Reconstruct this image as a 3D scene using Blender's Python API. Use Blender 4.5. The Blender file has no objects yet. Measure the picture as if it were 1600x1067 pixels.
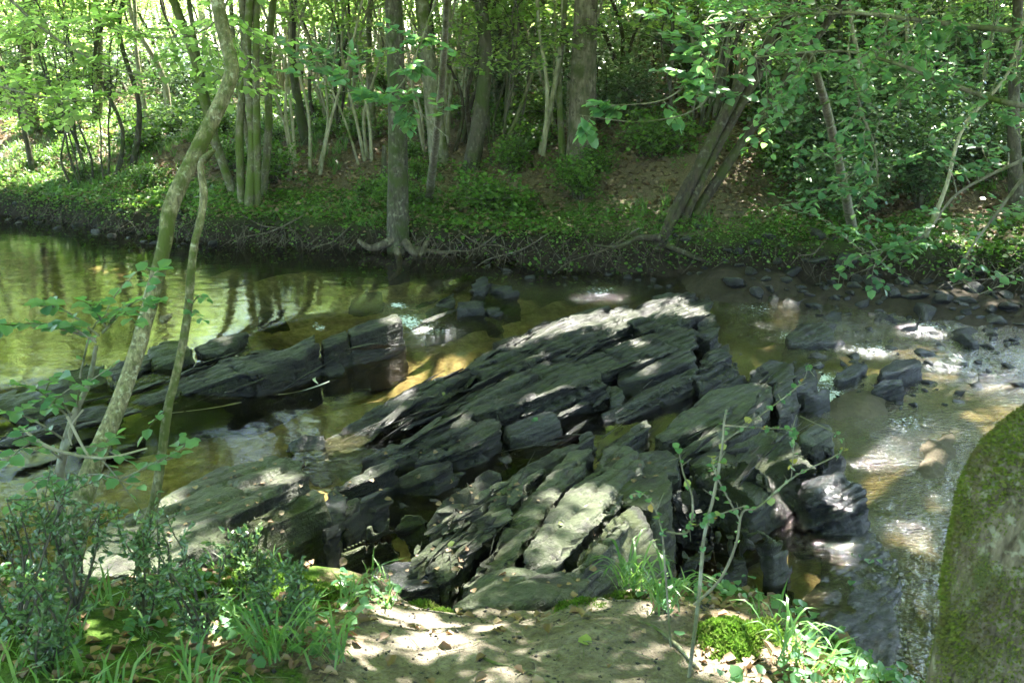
import bpy, math, random
import numpy as np
from mathutils import Vector, Matrix

rng = np.random.default_rng(7)
random.seed(7)
scene = bpy.context.scene
C = scene.collection

# ------------------------------------------------------------------ camera
CAMZ, PITCH, F = 3.0, math.radians(17.0), 1500.0
cam_data = bpy.data.cameras.new('camera')
cam = bpy.data.objects.new('camera', cam_data)
C.objects.link(cam)
cam_data.sensor_width = 36.0
cam_data.lens = 36.0 * F / 1600.0
cam_data.clip_start = 0.05
cam_data.clip_end = 600.0
cam.location = (0, 0, CAMZ)
cam.rotation_euler = (math.radians(90) - PITCH, 0, 0)
cam_data.dof.use_dof = True
cam_data.dof.focus_distance = 7.5
cam_data.dof.aperture_fstop = 9.0
scene.camera = cam

# ------------------------------------------------------------------ light
SUN_EL, SUN_AZ = math.radians(56), math.radians(24)      # azimuth measured from +Y towards +X
S = np.array([math.sin(SUN_AZ) * math.cos(SUN_EL), math.cos(SUN_AZ) * math.cos(SUN_EL), math.sin(SUN_EL)])
world = bpy.data.worlds.new('World')
scene.world = world
world.use_nodes = True
wn = world.node_tree
sky = wn.nodes.new('ShaderNodeTexSky')
sky.sky_type = 'NISHITA'
sky.sun_disc = False
sky.sun_elevation = SUN_EL
sky.sun_rotation = SUN_AZ
wn.links.new(sky.outputs[0], wn.nodes['Background'].inputs[0])
wn.nodes['Background'].inputs[1].default_value = 0.11
sun_data = bpy.data.lights.new('sun', 'SUN')
sun_data.energy = 5.0
sun_data.angle = math.radians(0.5)
sun_data.color = (1.0, 0.95, 0.86)
sun = bpy.data.objects.new('sun', sun_data)
C.objects.link(sun)
sun.location = (10, 20, 40)
sun.rotation_euler = Vector(-S).to_track_quat('-Z', 'Y').to_euler()
scene.view_settings.view_transform = 'Standard'
scene.view_settings.look = 'None'
scene.view_settings.gamma = 1.0
scene.view_settings.exposure = 3.75
scene.cycles.max_bounces = 7
scene.cycles.diffuse_bounces = 3
scene.cycles.glossy_bounces = 3
scene.cycles.transmission_bounces = 5
scene.cycles.transparent_max_bounces = 8
scene.cycles.caustics_reflective = False
scene.cycles.caustics_refractive = False
scene.cycles.sample_clamp_indirect = 6.0
scene.cycles.use_denoising = True

# ------------------------------------------------------------------ projection helpers
cp, sp = math.cos(PITCH), math.sin(PITCH)
def ray(px, py):
    u, v = (px - 800.0) / F, (533.5 - py) / F
    return np.array([u, cp + v * sp, -sp + v * cp])
def pz(px, py, z=0.0):
    d = ray(px, py)
    return np.array([0, 0, CAMZ]) + d * ((z - CAMZ) / d[2])
def pd(px, py, Y):
    d = ray(px, py)
    return np.array([0, 0, CAMZ]) + d * (Y / d[1])
def px_of(P):
    P = np.atleast_2d(P); X, Y, Z = P[:, 0], P[:, 1], P[:, 2] - CAMZ
    f = Y * cp - Z * sp
    return np.stack([800 + F * X / f, 533.5 - F * (Y * sp + Z * cp) / f], 1), f

# ------------------------------------------------------------------ noise (numpy)
def _h(ix, iy, iz, seed):
    h = (ix * 374761393 + iy * 668265263 + iz * 2147483647 + seed * 1274126177) & 0xFFFFFFFF
    h = ((h ^ (h >> 13)) * 1274126177) & 0xFFFFFFFF
    h = (h ^ (h >> 16)) & 0xFFFFFFFF
    return h / 2147483647.5 - 1.0
def vnoise(P, seed=0):
    P = np.asarray(P, float)
    i = np.floor(P).astype(np.int64); f = P - i
    f = f * f * (3 - 2 * f)
    x, y, z = i[:, 0], i[:, 1], i[:, 2]
    r = 0
    for dx in (0, 1):
        wx = f[:, 0] if dx else 1 - f[:, 0]
        for dy in (0, 1):
            wy = f[:, 1] if dy else 1 - f[:, 1]
            for dz in (0, 1):
                wz = f[:, 2] if dz else 1 - f[:, 2]
                r = r + _h(x + dx, y + dy, z + dz, seed) * wx * wy * wz
    return r
def fbm(P, octv=4, seed=0):
    P = np.asarray(P, float); a, s, r = 0.5, 1.0, 0
    for k in range(octv):
        r = r + a * vnoise(P * s + 17.3 * k, seed + k); a *= .5; s *= 2.03
    return r
def fbm2(x, y, sc, octv=4, seed=0):
    x = np.asarray(x, float)
    P = np.stack([x.ravel() * sc, np.asarray(y, float).ravel() * sc, np.zeros(x.size)], 1)
    return fbm(P, octv, seed).reshape(x.shape)
def sstep(a, b, x):
    t = np.clip((x - a) / (b - a), 0, 1); return t * t * (3 - 2 * t)

# ------------------------------------------------------------------ mesh helpers
class MB:
    def __init__(self): self.v, self.f, self.n = [], [], 0
    def add(self, V, Fc):
        V = np.asarray(V, float); Fc = np.asarray(Fc, np.int64)
        self.v.append(V); self.f.append(Fc + self.n); self.n += len(V)
    def mesh(self, name, mat, smooth=True):
        me = bpy.data.meshes.new(name)
        V = np.concatenate(self.v) if self.v else np.zeros((0, 3))
        me.vertices.add(len(V)); me.vertices.foreach_set('co', V.ravel())
        lv = np.concatenate([f.ravel() for f in self.f]) if self.f else np.zeros(0, int)
        ls = np.concatenate([np.full(len(f), f.shape[1]) for f in self.f]) if self.f else np.zeros(0, int)
        st = np.concatenate([[0], np.cumsum(ls)[:-1]]) if len(ls) else ls
        me.loops.add(len(lv)); me.loops.foreach_set('vertex_index', lv.astype(np.int32))
        me.polygons.add(len(ls))
        me.polygons.foreach_set('loop_start', st.astype(np.int32))
        me.update(calc_edges=True)
        me.polygons.foreach_set('use_smooth', np.full(len(ls), smooth))
        if mat: me.materials.append(mat)
        return me
    def build(self, name, mat, parent=None, smooth=True, loc=None):
        """one mesh object; loc = origin (vertices are given in world space)"""
        if loc is None and parent is None and self.n:
            V = np.concatenate(self.v); loc = (V.min(0) + V.max(0)) / 2; loc[2] = V[:, 2].min()
        if loc is not None and parent is None:
            for v in self.v: v -= np.asarray(loc, float)
        elif parent is not None:
            off = np.array(parent.matrix_world.translation if parent.parent else parent.location)
            for v in self.v: v -= off
        me = self.mesh(name, mat, smooth)
        o = bpy.data.objects.new(name, me); C.objects.link(o)
        if parent is not None: o.parent = parent
        elif loc is not None: o.location = loc
        return o
def tag(o, label=None, cat=None, group=None, kind=None):
    if label: o['label'] = label
    if cat: o['category'] = cat
    if group: o['group'] = group
    if kind: o['kind'] = kind
    return o
def empty(name, loc):
    o = bpy.data.objects.new(name, None); C.objects.link(o); o.location = tuple(map(float, loc)); o.empty_display_size = .2
    return o
def copy_tree(o, loc, rz=0.0, sc=1.0, label=None):
    c = o.copy(); C.objects.link(c); c.location = tuple(map(float, loc)); c.rotation_euler = (0, 0, rz); c.scale = (sc, sc, sc)
    if label: c['label'] = label
    for ch in list(o.children):
        d = ch.copy(); C.objects.link(d); d.parent = c
    return c
def spline(pts, n):
    pts = np.asarray(pts, float); m = len(pts)
    if m == 2: 
        t = np.linspace(0, 1, n)[:, None]; return pts[0] * (1 - t) + pts[1] * t
    t = np.linspace(0, m - 1, n); i = np.clip(t.astype(int), 0, m - 2); f = (t - i)[:, None]
    p0 = pts[np.clip(i - 1, 0, m - 1)]; p1 = pts[i]; p2 = pts[i + 1]; p3 = pts[np.clip(i + 2, 0, m - 1)]
    return .5 * ((2 * p1) + (-p0 + p2) * f + (2 * p0 - 5 * p1 + 4 * p2 - p3) * f ** 2 + (-p0 + 3 * p1 - 3 * p2 + p3) * f ** 3)
def tube(mb, pts, rad, ns=8, n=None, bump=0.0, seed=0, cap=True):
    pts = np.asarray(pts, float)
    n = n or max(3, len(pts) * 3)
    P = spline(pts, n)
    r = np.interp(np.linspace(0, 1, n), np.linspace(0, 1, len(np.atleast_1d(rad))), np.atleast_1d(rad)) if np.ndim(rad) else np.full(n, rad)
    T = np.gradient(P, axis=0); T /= np.linalg.norm(T, axis=1)[:, None] + 1e-9
    ref = np.array([0, 1.0, 0.0]) if abs(T[:, 1]).mean() < .8 else np.array([1.0, 0, 0])
    A = np.cross(T, ref); A /= np.linalg.norm(A, axis=1)[:, None] + 1e-9
    B = np.cross(T, A)
    th = np.linspace(0, 2 * np.pi, ns, endpoint=False)
    V = P[:, None, :] + r[:, None, None] * (np.cos(th)[None, :, None] * A[:, None, :] + np.sin(th)[None, :, None] * B[:, None, :])
    if bump > 0:
        N = (V - P[:, None, :]).reshape(-1, 3)
        L = np.linalg.norm(N, axis=1)[:, None] + 1e-9
        Vf = V.reshape(-1, 3)
        nz = fbm(Vf * np.array([1, 1, .35]) / max(r.mean(), .01) * .7, 3, seed)
        V = (Vf + N / L * nz[:, None] * bump * L).reshape(V.shape)
    i, j = np.meshgrid(np.arange(n - 1), np.arange(ns), indexing='ij')
    a = i * ns + j; b = i * ns + (j + 1) % ns
    Fc = np.stack([a, b, b + ns, a + ns], -1).reshape(-1, 4)
    V = V.reshape(-1, 3)
    mb.add(V, Fc)
    if cap:
        k = (n - 1) * ns
        mb.add(np.vstack([V[k:k + ns], P[-1][None]]), np.array([[q, (q + 1) % ns, ns] for q in range(ns)]))
    return P
def norm(a): return a / (np.linalg.norm(a, axis=-1, keepdims=True) + 1e-9)
def leaves(mb, P, size, D=None, N=None, shape='far', tilt=.5, width=.42, r=rng, fold=.12):
    """leaf blades: P base points, D pointing direction, N face normal"""
    n = len(P)
    if n == 0: return
    P = np.asarray(P, float); size = np.broadcast_to(np.asarray(size, float), (n,))[:, None]
    if D is None:
        a = r.uniform(0, 2 * np.pi, n); D = np.stack([np.cos(a), np.sin(a), r.normal(-.15, .3, n)], 1)
    D = norm(D)
    if N is None: N = np.stack([r.normal(0, tilt, n), r.normal(0, tilt, n), np.ones(n)], 1)
    Sd = norm(np.cross(D, N)); N = norm(np.cross(Sd, D))
    w = size * width
    if shape == 'far':
        V = np.stack([P, P + D * size * .5 + Sd * w + N * size * fold, P + D * size, P + D * size * .5 - Sd * w + N * size * fold], 1)
        Fc = (np.arange(n)[:, None] * 4 + np.arange(4)[None])
        mb.add(V.reshape(-1, 3), Fc)
    else:
        V = np.stack([P, P + D * size * .28 + Sd * w + N * size * fold, P + D * size * .7 + Sd * w * .8 + N * size * fold * .6,
                      P + D * size - N * size * .08, P + D * size * .7 - Sd * w * .8 + N * size * fold * .6, P + D * size * .28 - Sd * w + N * size * fold], 1)
        b = np.arange(n)[:, None] * 6
        mb.add(V.reshape(-1, 3), np.concatenate([b + np.array([[0, 1, 2, 3]]), b + np.array([[0, 3, 4, 5]])]))

# ------------------------------------------------------------------ materials
def new_mat(name):
    m = bpy.data.materials.new(name); m.use_nodes = True
    nt = m.node_tree; nt.nodes.clear()
    return m, nt, nt.nodes.new('ShaderNodeOutputMaterial')
def N_(nt, t, **kw):
    n = nt.nodes.new(t)
    for k, v in kw.items():
        if k in n.inputs: n.inputs[k].default_value = v
        else: setattr(n, k, v)
    return n
def L_(nt, a, b): nt.links.new(a, b)
def noise_n(nt, vec, scale, detail=4, rough=.6):
    n = N_(nt, 'ShaderNodeTexNoise'); n.inputs['Scale'].default_value = scale; n.inputs['Detail'].default_value = detail
    n.inputs['Roughness'].default_value = rough
    if vec is not None: L_(nt, vec, n.inputs['Vector'])
    return n.outputs['Fac']
def ramp_n(nt, fac, stops):
    n = N_(nt, 'ShaderNodeValToRGB'); cr = n.color_ramp
    while len(cr.elements) < len(stops): cr.elements.new(.5)
    for e, (p, c) in zip(cr.elements, stops):
        e.position = p; e.color = (*c, 1) if len(c) == 3 else c
    L_(nt, fac, n.inputs['Fac']); return n.outputs['Color']
def mix_n(nt, fac, a, b):
    n = N_(nt, 'ShaderNodeMix'); n.data_type = 'RGBA'
    for s, v in ((n.inputs['Factor'], fac), (n.inputs[6], a), (n.inputs[7], b)):
        if hasattr(v, 'links') or hasattr(v, 'node'): L_(nt, v, s)
        else: s.default_value = (*v, 1) if isinstance(v, tuple) else v
    return n.outputs[2]
def math_n(nt, op, a, b=None, clamp=False):
    n = N_(nt, 'ShaderNodeMath'); n.operation = op; n.use_clamp = clamp
    for s, v in zip(n.inputs, (a, b)):
        if v is None: continue
        if hasattr(v, 'node'): L_(nt, v, s)
        else: s.default_value = v
    return n.outputs[0]
def map_n(nt, v, a, b, c=0.0, d=1.0):
    n = N_(nt, 'ShaderNodeMapRange'); L_(nt, v, n.inputs[0])
    for k, x in zip(range(1, 5), (a, b, c, d)): n.inputs[k].default_value = x
    return n.outputs[0]
def bump_n(nt, h, strength=.5, dist=.02, nrm=None):
    n = N_(nt, 'ShaderNodeBump'); n.inputs['Strength'].default_value = strength; n.inputs['Distance'].default_value = dist
    L_(nt, h, n.inputs['Height'])
    if nrm is not None: L_(nt, nrm, n.inputs['Normal'])
    return n.outputs[0]
def attr_n(nt, name):
    n = N_(nt, 'ShaderNodeAttribute'); n.attribute_name = name; return n.outputs['Fac']
def geo_n(nt): return nt.nodes.new('ShaderNodeNewGeometry')

def leaf_mat(name, refl, trans, rough=.45, spec=.4, tw=.5, patch=None):
    """refl / trans: lists of 3 colours picked per leaf"""
    m, nt, out = new_mat(name)
    g = geo_n(nt)
    rnd = g.outputs['Random Per Island']
    cr = ramp_n(nt, rnd, [(0, refl[0]), (.5, refl[1]), (1, refl[2])])
    ct = ramp_n(nt, rnd, [(0, trans[0]), (.5, trans[1]), (1, trans[2])])
    if patch:
        fm = map_n(nt, noise_n(nt, g.outputs['Position'], 9, 4, .7), .48, .64)
        cr = mix_n(nt, fm, cr, patch); ct = mix_n(nt, fm, ct, patch)
    p = N_(nt, 'ShaderNodeBsdfPrincipled'); L_(nt, cr, p.inputs['Base Color'])
    p.inputs['Roughness'].default_value = rough; p.inputs['Specular IOR Level'].default_value = spec
    t = N_(nt, 'ShaderNodeBsdfTranslucent'); L_(nt, ct, t.inputs['Color'])
    mx = N_(nt, 'ShaderNodeMixShader'); mx.inputs[0].default_value = tw
    L_(nt, p.outputs[0], mx.inputs[1]); L_(nt, t.outputs[0], mx.inputs[2]); L_(nt, mx.outputs[0], out.inputs[0])
    return m
M = {}
M['leaf_canopy'] = leaf_mat('canopy_leaf', [(.05, .11, .025), (.07, .15, .03), (.09, .17, .035)], [(.34, .58, .06), (.46, .70, .08), (.58, .78, .12)], tw=.58)
M['leaf_far'] = leaf_mat('far_leaf', [(.07, .14, .035), (.09, .18, .05), (.12, .20, .06)], [(.42, .66, .14), (.56, .78, .20), (.70, .84, .30)], tw=.58)
M['leaf_hazel'] = leaf_mat('hazel_leaf', [(.045, .12, .06), (.06, .15, .075), (.075, .17, .08)], [(.18, .42, .14), (.26, .54, .16), (.36, .60, .14)], rough=.35, spec=.5, tw=.4)
M['leaf_shrub'] = leaf_mat('shrub_leaf', [(.03, .07, .028), (.05, .10, .04), (.09, .14, .06)], [(.12, .26, .05), (.18, .34, .07), (.26, .42, .10)], rough=.3, spec=.6, tw=.2)
M['leaf_cover'] = leaf_mat('cover_leaf', [(.04, .10, .015), (.065, .15, .02), (.11, .20, .035)], [(.14, .32, .03), (.20, .42, .04), (.30, .50, .06)], rough=.45, tw=.35, patch=(.025, .045, .012))
M['grass'] = leaf_mat('grass_blade', [(.05, .12, .03), (.07, .16, .04), (.12, .2, .06)], [(.12, .28, .05), (.2, .4, .06), (.3, .45, .1)], rough=.4, tw=.35)
M['moss'] = leaf_mat('moss_leaf', [(.05, .10, .010), (.08, .155, .016), (.13, .20, .03)], [(.06, .15, .015), (.10, .22, .02), (.15, .29, .03)], rough=.7, spec=.2, tw=.3, patch=(.07, .085, .02))
M['moss_trunk'] = leaf_mat('trunk_moss', [(.07, .10, .012), (.11, .14, .02), (.16, .17, .035)], [(.10, .18, .02), (.16, .26, .03), (.22, .32, .04)], rough=.7, spec=.2, tw=.3, patch=(.12, .10, .045))
M['litter'] = leaf_mat('litter_leaf', [(.09, .055, .03), (.17, .11, .065), (.27, .19, .12)], [(.1, .05, .02), (.15, .08, .03), (.2, .12, .05)], rough=.6, tw=.15)
M['yellow_leaf'] = leaf_mat('yellow_leaf', [(.32, .30, .05), (.14, .22, .06), (.42, .28, .08)], [(.4, .35, .05), (.3, .4, .08), (.4, .25, .05)], rough=.5, tw=.3)

def bark_mat(name, base, light, moss, moss_amt, sc=1.0, lichen=(.42, .46, .36), lich_amt=.3):
    m, nt, out = new_mat(name)
    g = geo_n(nt); tc = g.outputs['Position']
    mp = N_(nt, 'ShaderNodeMapping'); mp.inputs['Scale'].default_value = (1, 1, .3); L_(nt, tc, mp.inputs[0])
    n1 = noise_n(nt, mp.outputs[0], 22 * sc, 5, .65)
    n2 = noise_n(nt, tc, 5 * sc, 4)
    n3 = noise_n(nt, tc, 14 * sc, 3)
    n4 = noise_n(nt, tc, 2.2, 3)
    c = mix_n(nt, map_n(nt, n1, .35, .65), base, light)
    c = mix_n(nt, math_n(nt, 'MULTIPLY', map_n(nt, n3, .56, .64), lich_amt), c, lichen)
    mm = map_n(nt, math_n(nt, 'ADD', math_n(nt, 'MULTIPLY', n2, .6), math_n(nt, 'MULTIPLY', n4, .6)), .72 - .3 * moss_amt, .86 - .3 * moss_amt)
    c = mix_n(nt, mm, c, moss)
    p = N_(nt, 'ShaderNodeBsdfPrincipled'); L_(nt, c, p.inputs['Base Color']); p.inputs['Roughness'].default_value = .85
    p.inputs['Specular IOR Level'].default_value = .25
    h = math_n(nt, 'ADD', n1, math_n(nt, 'MULTIPLY', mm, .6))
    L_(nt, bump_n(nt, h, 1.0, .02 / sc), p.inputs['Normal'])
    L_(nt, p.outputs[0], out.inputs[0]); return m
M['bark_grey'] = bark_mat('grey_bark', (.09, .085, .06), (.22, .21, .15), (.06, .085, .015), .45)
M['bark_dark'] = bark_mat('dark_bark', (.03, .028, .02), (.08, .07, .05), (.035, .05, .012), .5, lich_amt=.12)
M['bark_pale'] = bark_mat('pale_bark', (.17, .16, .10), (.32, .30, .21), (.09, .12, .03), .25)
M['bark_alder'] = bark_mat('lichen_bark', (.02, .017, .012), (.08, .072, .054), (.03, .044, .01), .55, sc=1.2, lichen=(.26, .27, .2), lich_amt=.35)
M['bark_lichen'] = bark_mat('mottled_bark', (.06, .055, .032), (.22, .20, .11), (.05, .065, .012), .55, sc=3.4, lichen=(.36, .37, .26), lich_amt=.6)
M['bark_mossy'] = bark_mat('mossy_bark', (.055, .048, .03), (.15, .14, .09), (.06, .085, .015), .62, sc=1.3, lich_amt=.25)
M['bark_near'] = bark_mat('furry_moss_bark', (.03, .024, .013), (.14, .12, .08), (.045, .058, .014), .48, sc=2.6, lichen=(.34, .36, .26), lich_amt=.3)
M['root'] = bark_mat('root_bark', (.03, .024, .016), (.11, .09, .065), (.04, .05, .012), .2, lich_amt=.15)

M['bark_oak'] = bark_mat('stained_bark', (.05, .04, .026), (.17, .15, .11), (.04, .048, .014), .5, sc=.7, lichen=(.03, .024, .016), lich_amt=.7)
M['bark_stem'] = bark_mat('dark_mossy_bark', (.016, .013, .009), (.055, .045, .028), (.035, .045, .010), .45, sc=1.2, lich_amt=.12)
# rock: bedding frame
STR = norm(np.array([0.64, 0.77, 0.0])); TT = np.array([-STR[1], STR[0], 0.0])
DIP = math.radians(28)
NB = norm(math.sin(DIP) * TT + math.cos(DIP) * np.array([0, 0, 1.0]))
DD = np.cross(NB, STR)
def rock_mat(name, dark, mid, pale, algae_toplight, algae_toplight_amt, moss_amt=0.0, wet_z=.10, strata=1.0):
    m, nt, out = new_mat(name)
    g = geo_n(nt); pos = g.outputs['Position']
    def dot(v):
        n = N_(nt, 'ShaderNodeVectorMath'); n.operation = 'DOT_PRODUCT'; L_(nt, pos, n.inputs[0]); n.inputs[1].default_value = tuple(v)
        return n.outputs['Value']
    cb = N_(nt, 'ShaderNodeCombineXYZ')
    L_(nt, math_n(nt, 'MULTIPLY', dot(STR), 1.6), cb.inputs[0]); L_(nt, math_n(nt, 'MULTIPLY', dot(DD), 3.0), cb.inputs[1])
    L_(nt, math_n(nt, 'MULTIPLY', dot(NB), 26.0), cb.inputs[2])
    ns = noise_n(nt, cb.outputs[0], 1.3, 4, .6)
    n1 = noise_n(nt, pos, 4.5, 5); n2 = noise_n(nt, pos, 28, 5, .75); n3 = noise_n(nt, pos, 95, 4, .7)
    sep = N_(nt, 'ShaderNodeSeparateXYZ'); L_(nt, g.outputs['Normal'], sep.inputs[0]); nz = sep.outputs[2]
    sp2 = N_(nt, 'ShaderNodeSeparateXYZ'); L_(nt, pos, sp2.inputs[0]); z = sp2.outputs[2]
    c = mix_n(nt, map_n(nt, ns, .3, .7), dark, mid)
    c = mix_n(nt, math_n(nt, 'MULTIPLY', map_n(nt, n1, .42, .62), map_n(nt, nz, .35, .85)), c, pale)  # paler upward faces: lichen, with light from above put into the colour
    al = math_n(nt, 'MULTIPLY', map_n(nt, math_n(nt, 'ADD', n1, math_n(nt, 'MULTIPLY', n2, .5)), .95 - .5 * algae_toplight_amt, 1.1 - .5 * algae_toplight_amt), map_n(nt, nz, .0, .55, .25, 1))  # algae on tops; the green light there is put into its colour too
    c = mix_n(nt, al, c, algae_toplight)
    c = mix_n(nt, math_n(nt, 'MULTIPLY', map_n(nt, n2, .48, .66), .6), c, dark)
    c = mix_n(nt, math_n(nt, 'MULTIPLY', map_n(nt, n3, .56, .68), math_n(nt, 'MULTIPLY', map_n(nt, n1, .4, .6), .55)), c, pale)
    if moss_amt > 0:
        mo = map_n(nt, math_n(nt, 'ADD', n1, math_n(nt, 'MULTIPLY', n2, .6)), 1.0 - .5 * moss_amt, 1.08 - .5 * moss_amt)
        c = mix_n(nt, mo, c, (.030, .038, .010))
    wl = math_n(nt, 'ADD', z, math_n(nt, 'MULTIPLY', n1, -.16))
    wet = map_n(nt, wl, wet_z - .04, wet_z - .13)
    c = mix_n(nt, math_n(nt, 'MULTIPLY', wet, .65), c, (.012, .012, .013))
    p = N_(nt, 'ShaderNodeBsdfPrincipled'); L_(nt, c, p.inputs['Base Color'])
    L_(nt, map_n(nt, math_n(nt, 'ADD', math_n(nt, 'MULTIPLY', n2, -.25), wet), -.2, .9, .42, .14), p.inputs['Roughness']); L_(nt, map_n(nt, wet, 0, 1, .28, .5), p.inputs['Specular IOR Level'])
    h = math_n(nt, 'ADD', math_n(nt, 'MULTIPLY', ns, 1.6 * strata), math_n(nt, 'ADD', math_n(nt, 'MULTIPLY', n2, 1.1), math_n(nt, 'MULTIPLY', n3, .5)))
    L_(nt, bump_n(nt, h, 1.0, .026), p.inputs['Normal'])
    L_(nt, p.outputs[0], out.inputs[0]); return m
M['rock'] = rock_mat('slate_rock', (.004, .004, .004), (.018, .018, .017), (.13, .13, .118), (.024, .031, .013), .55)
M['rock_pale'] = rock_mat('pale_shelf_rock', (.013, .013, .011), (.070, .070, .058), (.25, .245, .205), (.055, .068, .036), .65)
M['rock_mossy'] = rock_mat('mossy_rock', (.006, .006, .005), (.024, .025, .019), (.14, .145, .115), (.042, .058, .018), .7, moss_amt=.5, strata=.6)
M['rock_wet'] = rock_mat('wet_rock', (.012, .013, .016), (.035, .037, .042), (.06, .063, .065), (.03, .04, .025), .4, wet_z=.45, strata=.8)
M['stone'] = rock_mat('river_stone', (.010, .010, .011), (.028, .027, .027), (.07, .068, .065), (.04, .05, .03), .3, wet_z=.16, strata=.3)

# ground
def ground_mat():
    m, nt, out = new_mat('forest_floor')
    g = geo_n(nt); pos = g.outputs['Position']
    n1 = noise_n(nt, pos, 1.6, 5); n2 = noise_n(nt, pos, 12, 5, .7); n3 = noise_n(nt, pos, 55, 4, .7); n4 = noise_n(nt, pos, 160, 2)
    moss, path, bed, face = (attr_n(nt, k) for k in ('moss', 'path', 'bed', 'face'))
    litter = ramp_n(nt, n3, [(.3, (.05, .036, .022)), (.5, (.12, .09, .055)), (.7, (.23, .185, .125))])
    c = litter
    dirt = ramp_n(nt, math_n(nt, 'ADD', math_n(nt, 'MULTIPLY', n2, .6), math_n(nt, 'MULTIPLY', n3, .4)), [(.35, (.07, .058, .043)), (.5, (.13, .112, .086)), (.65, (.21, .185, .148))])
    c = mix_n(nt, path, c, dirt)
    mossc = ramp_n(nt, n3, [(.3, (.025, .05, .006)), (.7, (.06, .11, .015))])
    mm = map_n(nt, math_n(nt, 'ADD', moss, math_n(nt, 'MULTIPLY', math_n(nt, 'SUBTRACT', n2, .5), 1.2)), .42, .62)
    c = mix_n(nt, mm, c, mossc)
    soil_shade = ramp_n(nt, n2, [(.3, (.008, .006, .004)), (.7, (.032, .024, .016))])  # dark bank soil, with shade of undercut and right strip in its colour
    c = mix_n(nt, face, c, soil_shade)
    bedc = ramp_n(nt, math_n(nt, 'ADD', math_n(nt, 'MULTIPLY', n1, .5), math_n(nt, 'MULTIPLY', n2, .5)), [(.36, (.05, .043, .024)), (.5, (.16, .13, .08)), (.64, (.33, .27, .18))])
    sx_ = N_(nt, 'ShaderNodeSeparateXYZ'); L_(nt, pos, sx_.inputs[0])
    bedc = mix_n(nt, map_n(nt, sx_.outputs[0], 1.0, 2.4, 0, .8), bedc, (.065, .055, .04))  # right side of the bed darkened: stream shade put into the colour
    c = mix_n(nt, bed, c, bedc)
    p = N_(nt, 'ShaderNodeBsdfPrincipled'); L_(nt, c, p.inputs['Base Color']); p.inputs['Roughness'].default_value = .9
    p.inputs['Specular IOR Level'].default_value = .15
    h = math_n(nt, 'ADD', math_n(nt, 'MULTIPLY', n2, 1.0), math_n(nt, 'ADD', math_n(nt, 'MULTIPLY', n3, .5), math_n(nt, 'MULTIPLY', n4, .2)))
    L_(nt, bump_n(nt, h, .9, .03), p.inputs['Normal'])
    L_(nt, p.outputs[0], out.inputs[0]); return m
M['ground'] = ground_mat()

def water_mat():
    m, nt, out = new_mat('stream_water')
    g = geo_n(nt); pos = g.outputs['Position']
    rip, foam = attr_n(nt, 'ripple'), attr_n(nt, 'foam')
    mp = N_(nt, 'ShaderNodeMapping'); mp.inputs['Scale'].default_value = (1.0, 1.7, 1); mp.inputs['Rotation'].default_value = (0, 0, math.radians(20)); L_(nt, pos, mp.inputs[0])
    a = noise_n(nt, mp.outputs[0], 3.0, 3, .5); b = noise_n(nt, mp.outputs[0], 16, 3, .6); b2 = noise_n(nt, pos, 38, 2, .6)
    calm = math_n(nt, 'MULTIPLY', a, .0055)
    chop = math_n(nt, 'MULTIPLY', math_n(nt, 'MULTIPLY', rip, math_n(nt, 'ADD', math_n(nt, 'MULTIPLY', b, .045), math_n(nt, 'MULTIPLY', b2, .018))), 1.0)
    sm = math_n(nt, 'MULTIPLY', b, .0006)
    h = math_n(nt, 'ADD', math_n(nt, 'ADD', calm, chop), sm)
    nrm = bump_n(nt, h, 1.0, 1.0)
    fr = N_(nt, 'ShaderNodeFresnel'); fr.inputs[0].default_value = 1.34; L_(nt, nrm, fr.inputs['Normal'])
    tr = N_(nt, 'ShaderNodeBsdfTransparent'); tr.inputs[0].default_value = (.84, .80, .60, 1)
    gl = N_(nt, 'ShaderNodeBsdfGlossy'); L_(nt, map_n(nt, rip, 0, 1, .02, .07), gl.inputs['Roughness']); L_(nt, nrm, gl.inputs['Normal'])
    mx = N_(nt, 'ShaderNodeMixShader')
    L_(nt, math_n(nt, 'MULTIPLY', fr.outputs[0], map_n(nt, rip, 0, 1, 1.05, 3.6), True), mx.inputs[0]); L_(nt, tr.outputs[0], mx.inputs[1]); L_(nt, gl.outputs[0], mx.inputs[2])
    df = N_(nt, 'ShaderNodeBsdfDiffuse'); df.inputs[0].default_value = (.7, .74, .76, 1)
    mx2 = N_(nt, 'ShaderNodeMixShader')
    n5 = noise_n(nt, pos, 30, 4, .7)
    L_(nt, math_n(nt, 'MULTIPLY', map_n(nt, math_n(nt, 'ADD', n5, math_n(nt, 'MULTIPLY', foam, .35)), .66, .82), .8), mx2.inputs[0])
    L_(nt, mx.outputs[0], mx2.inputs[1]); L_(nt, df.outputs[0], mx2.inputs[2])
    L_(nt, mx2.outputs[0], out.inputs[0]); return m
M['water'] = water_mat()
def plain(name, col, rough=.7):
    m, nt, out = new_mat(name)
    g = geo_n(nt); n = noise_n(nt, g.outputs['Position'], 40, 4)
    p = N_(nt, 'ShaderNodeBsdfPrincipled'); L_(nt, mix_n(nt, n, tuple(.7 * c for c in col), tuple(min(1, 1.25 * c) for c in col)), p.inputs['Base Color'])
    p.inputs['Roughness'].default_value = rough; L_(nt, p.outputs[0], out.inputs[0]); return m
M['foam'] = plain('foam', (.55, .56, .52))

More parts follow.
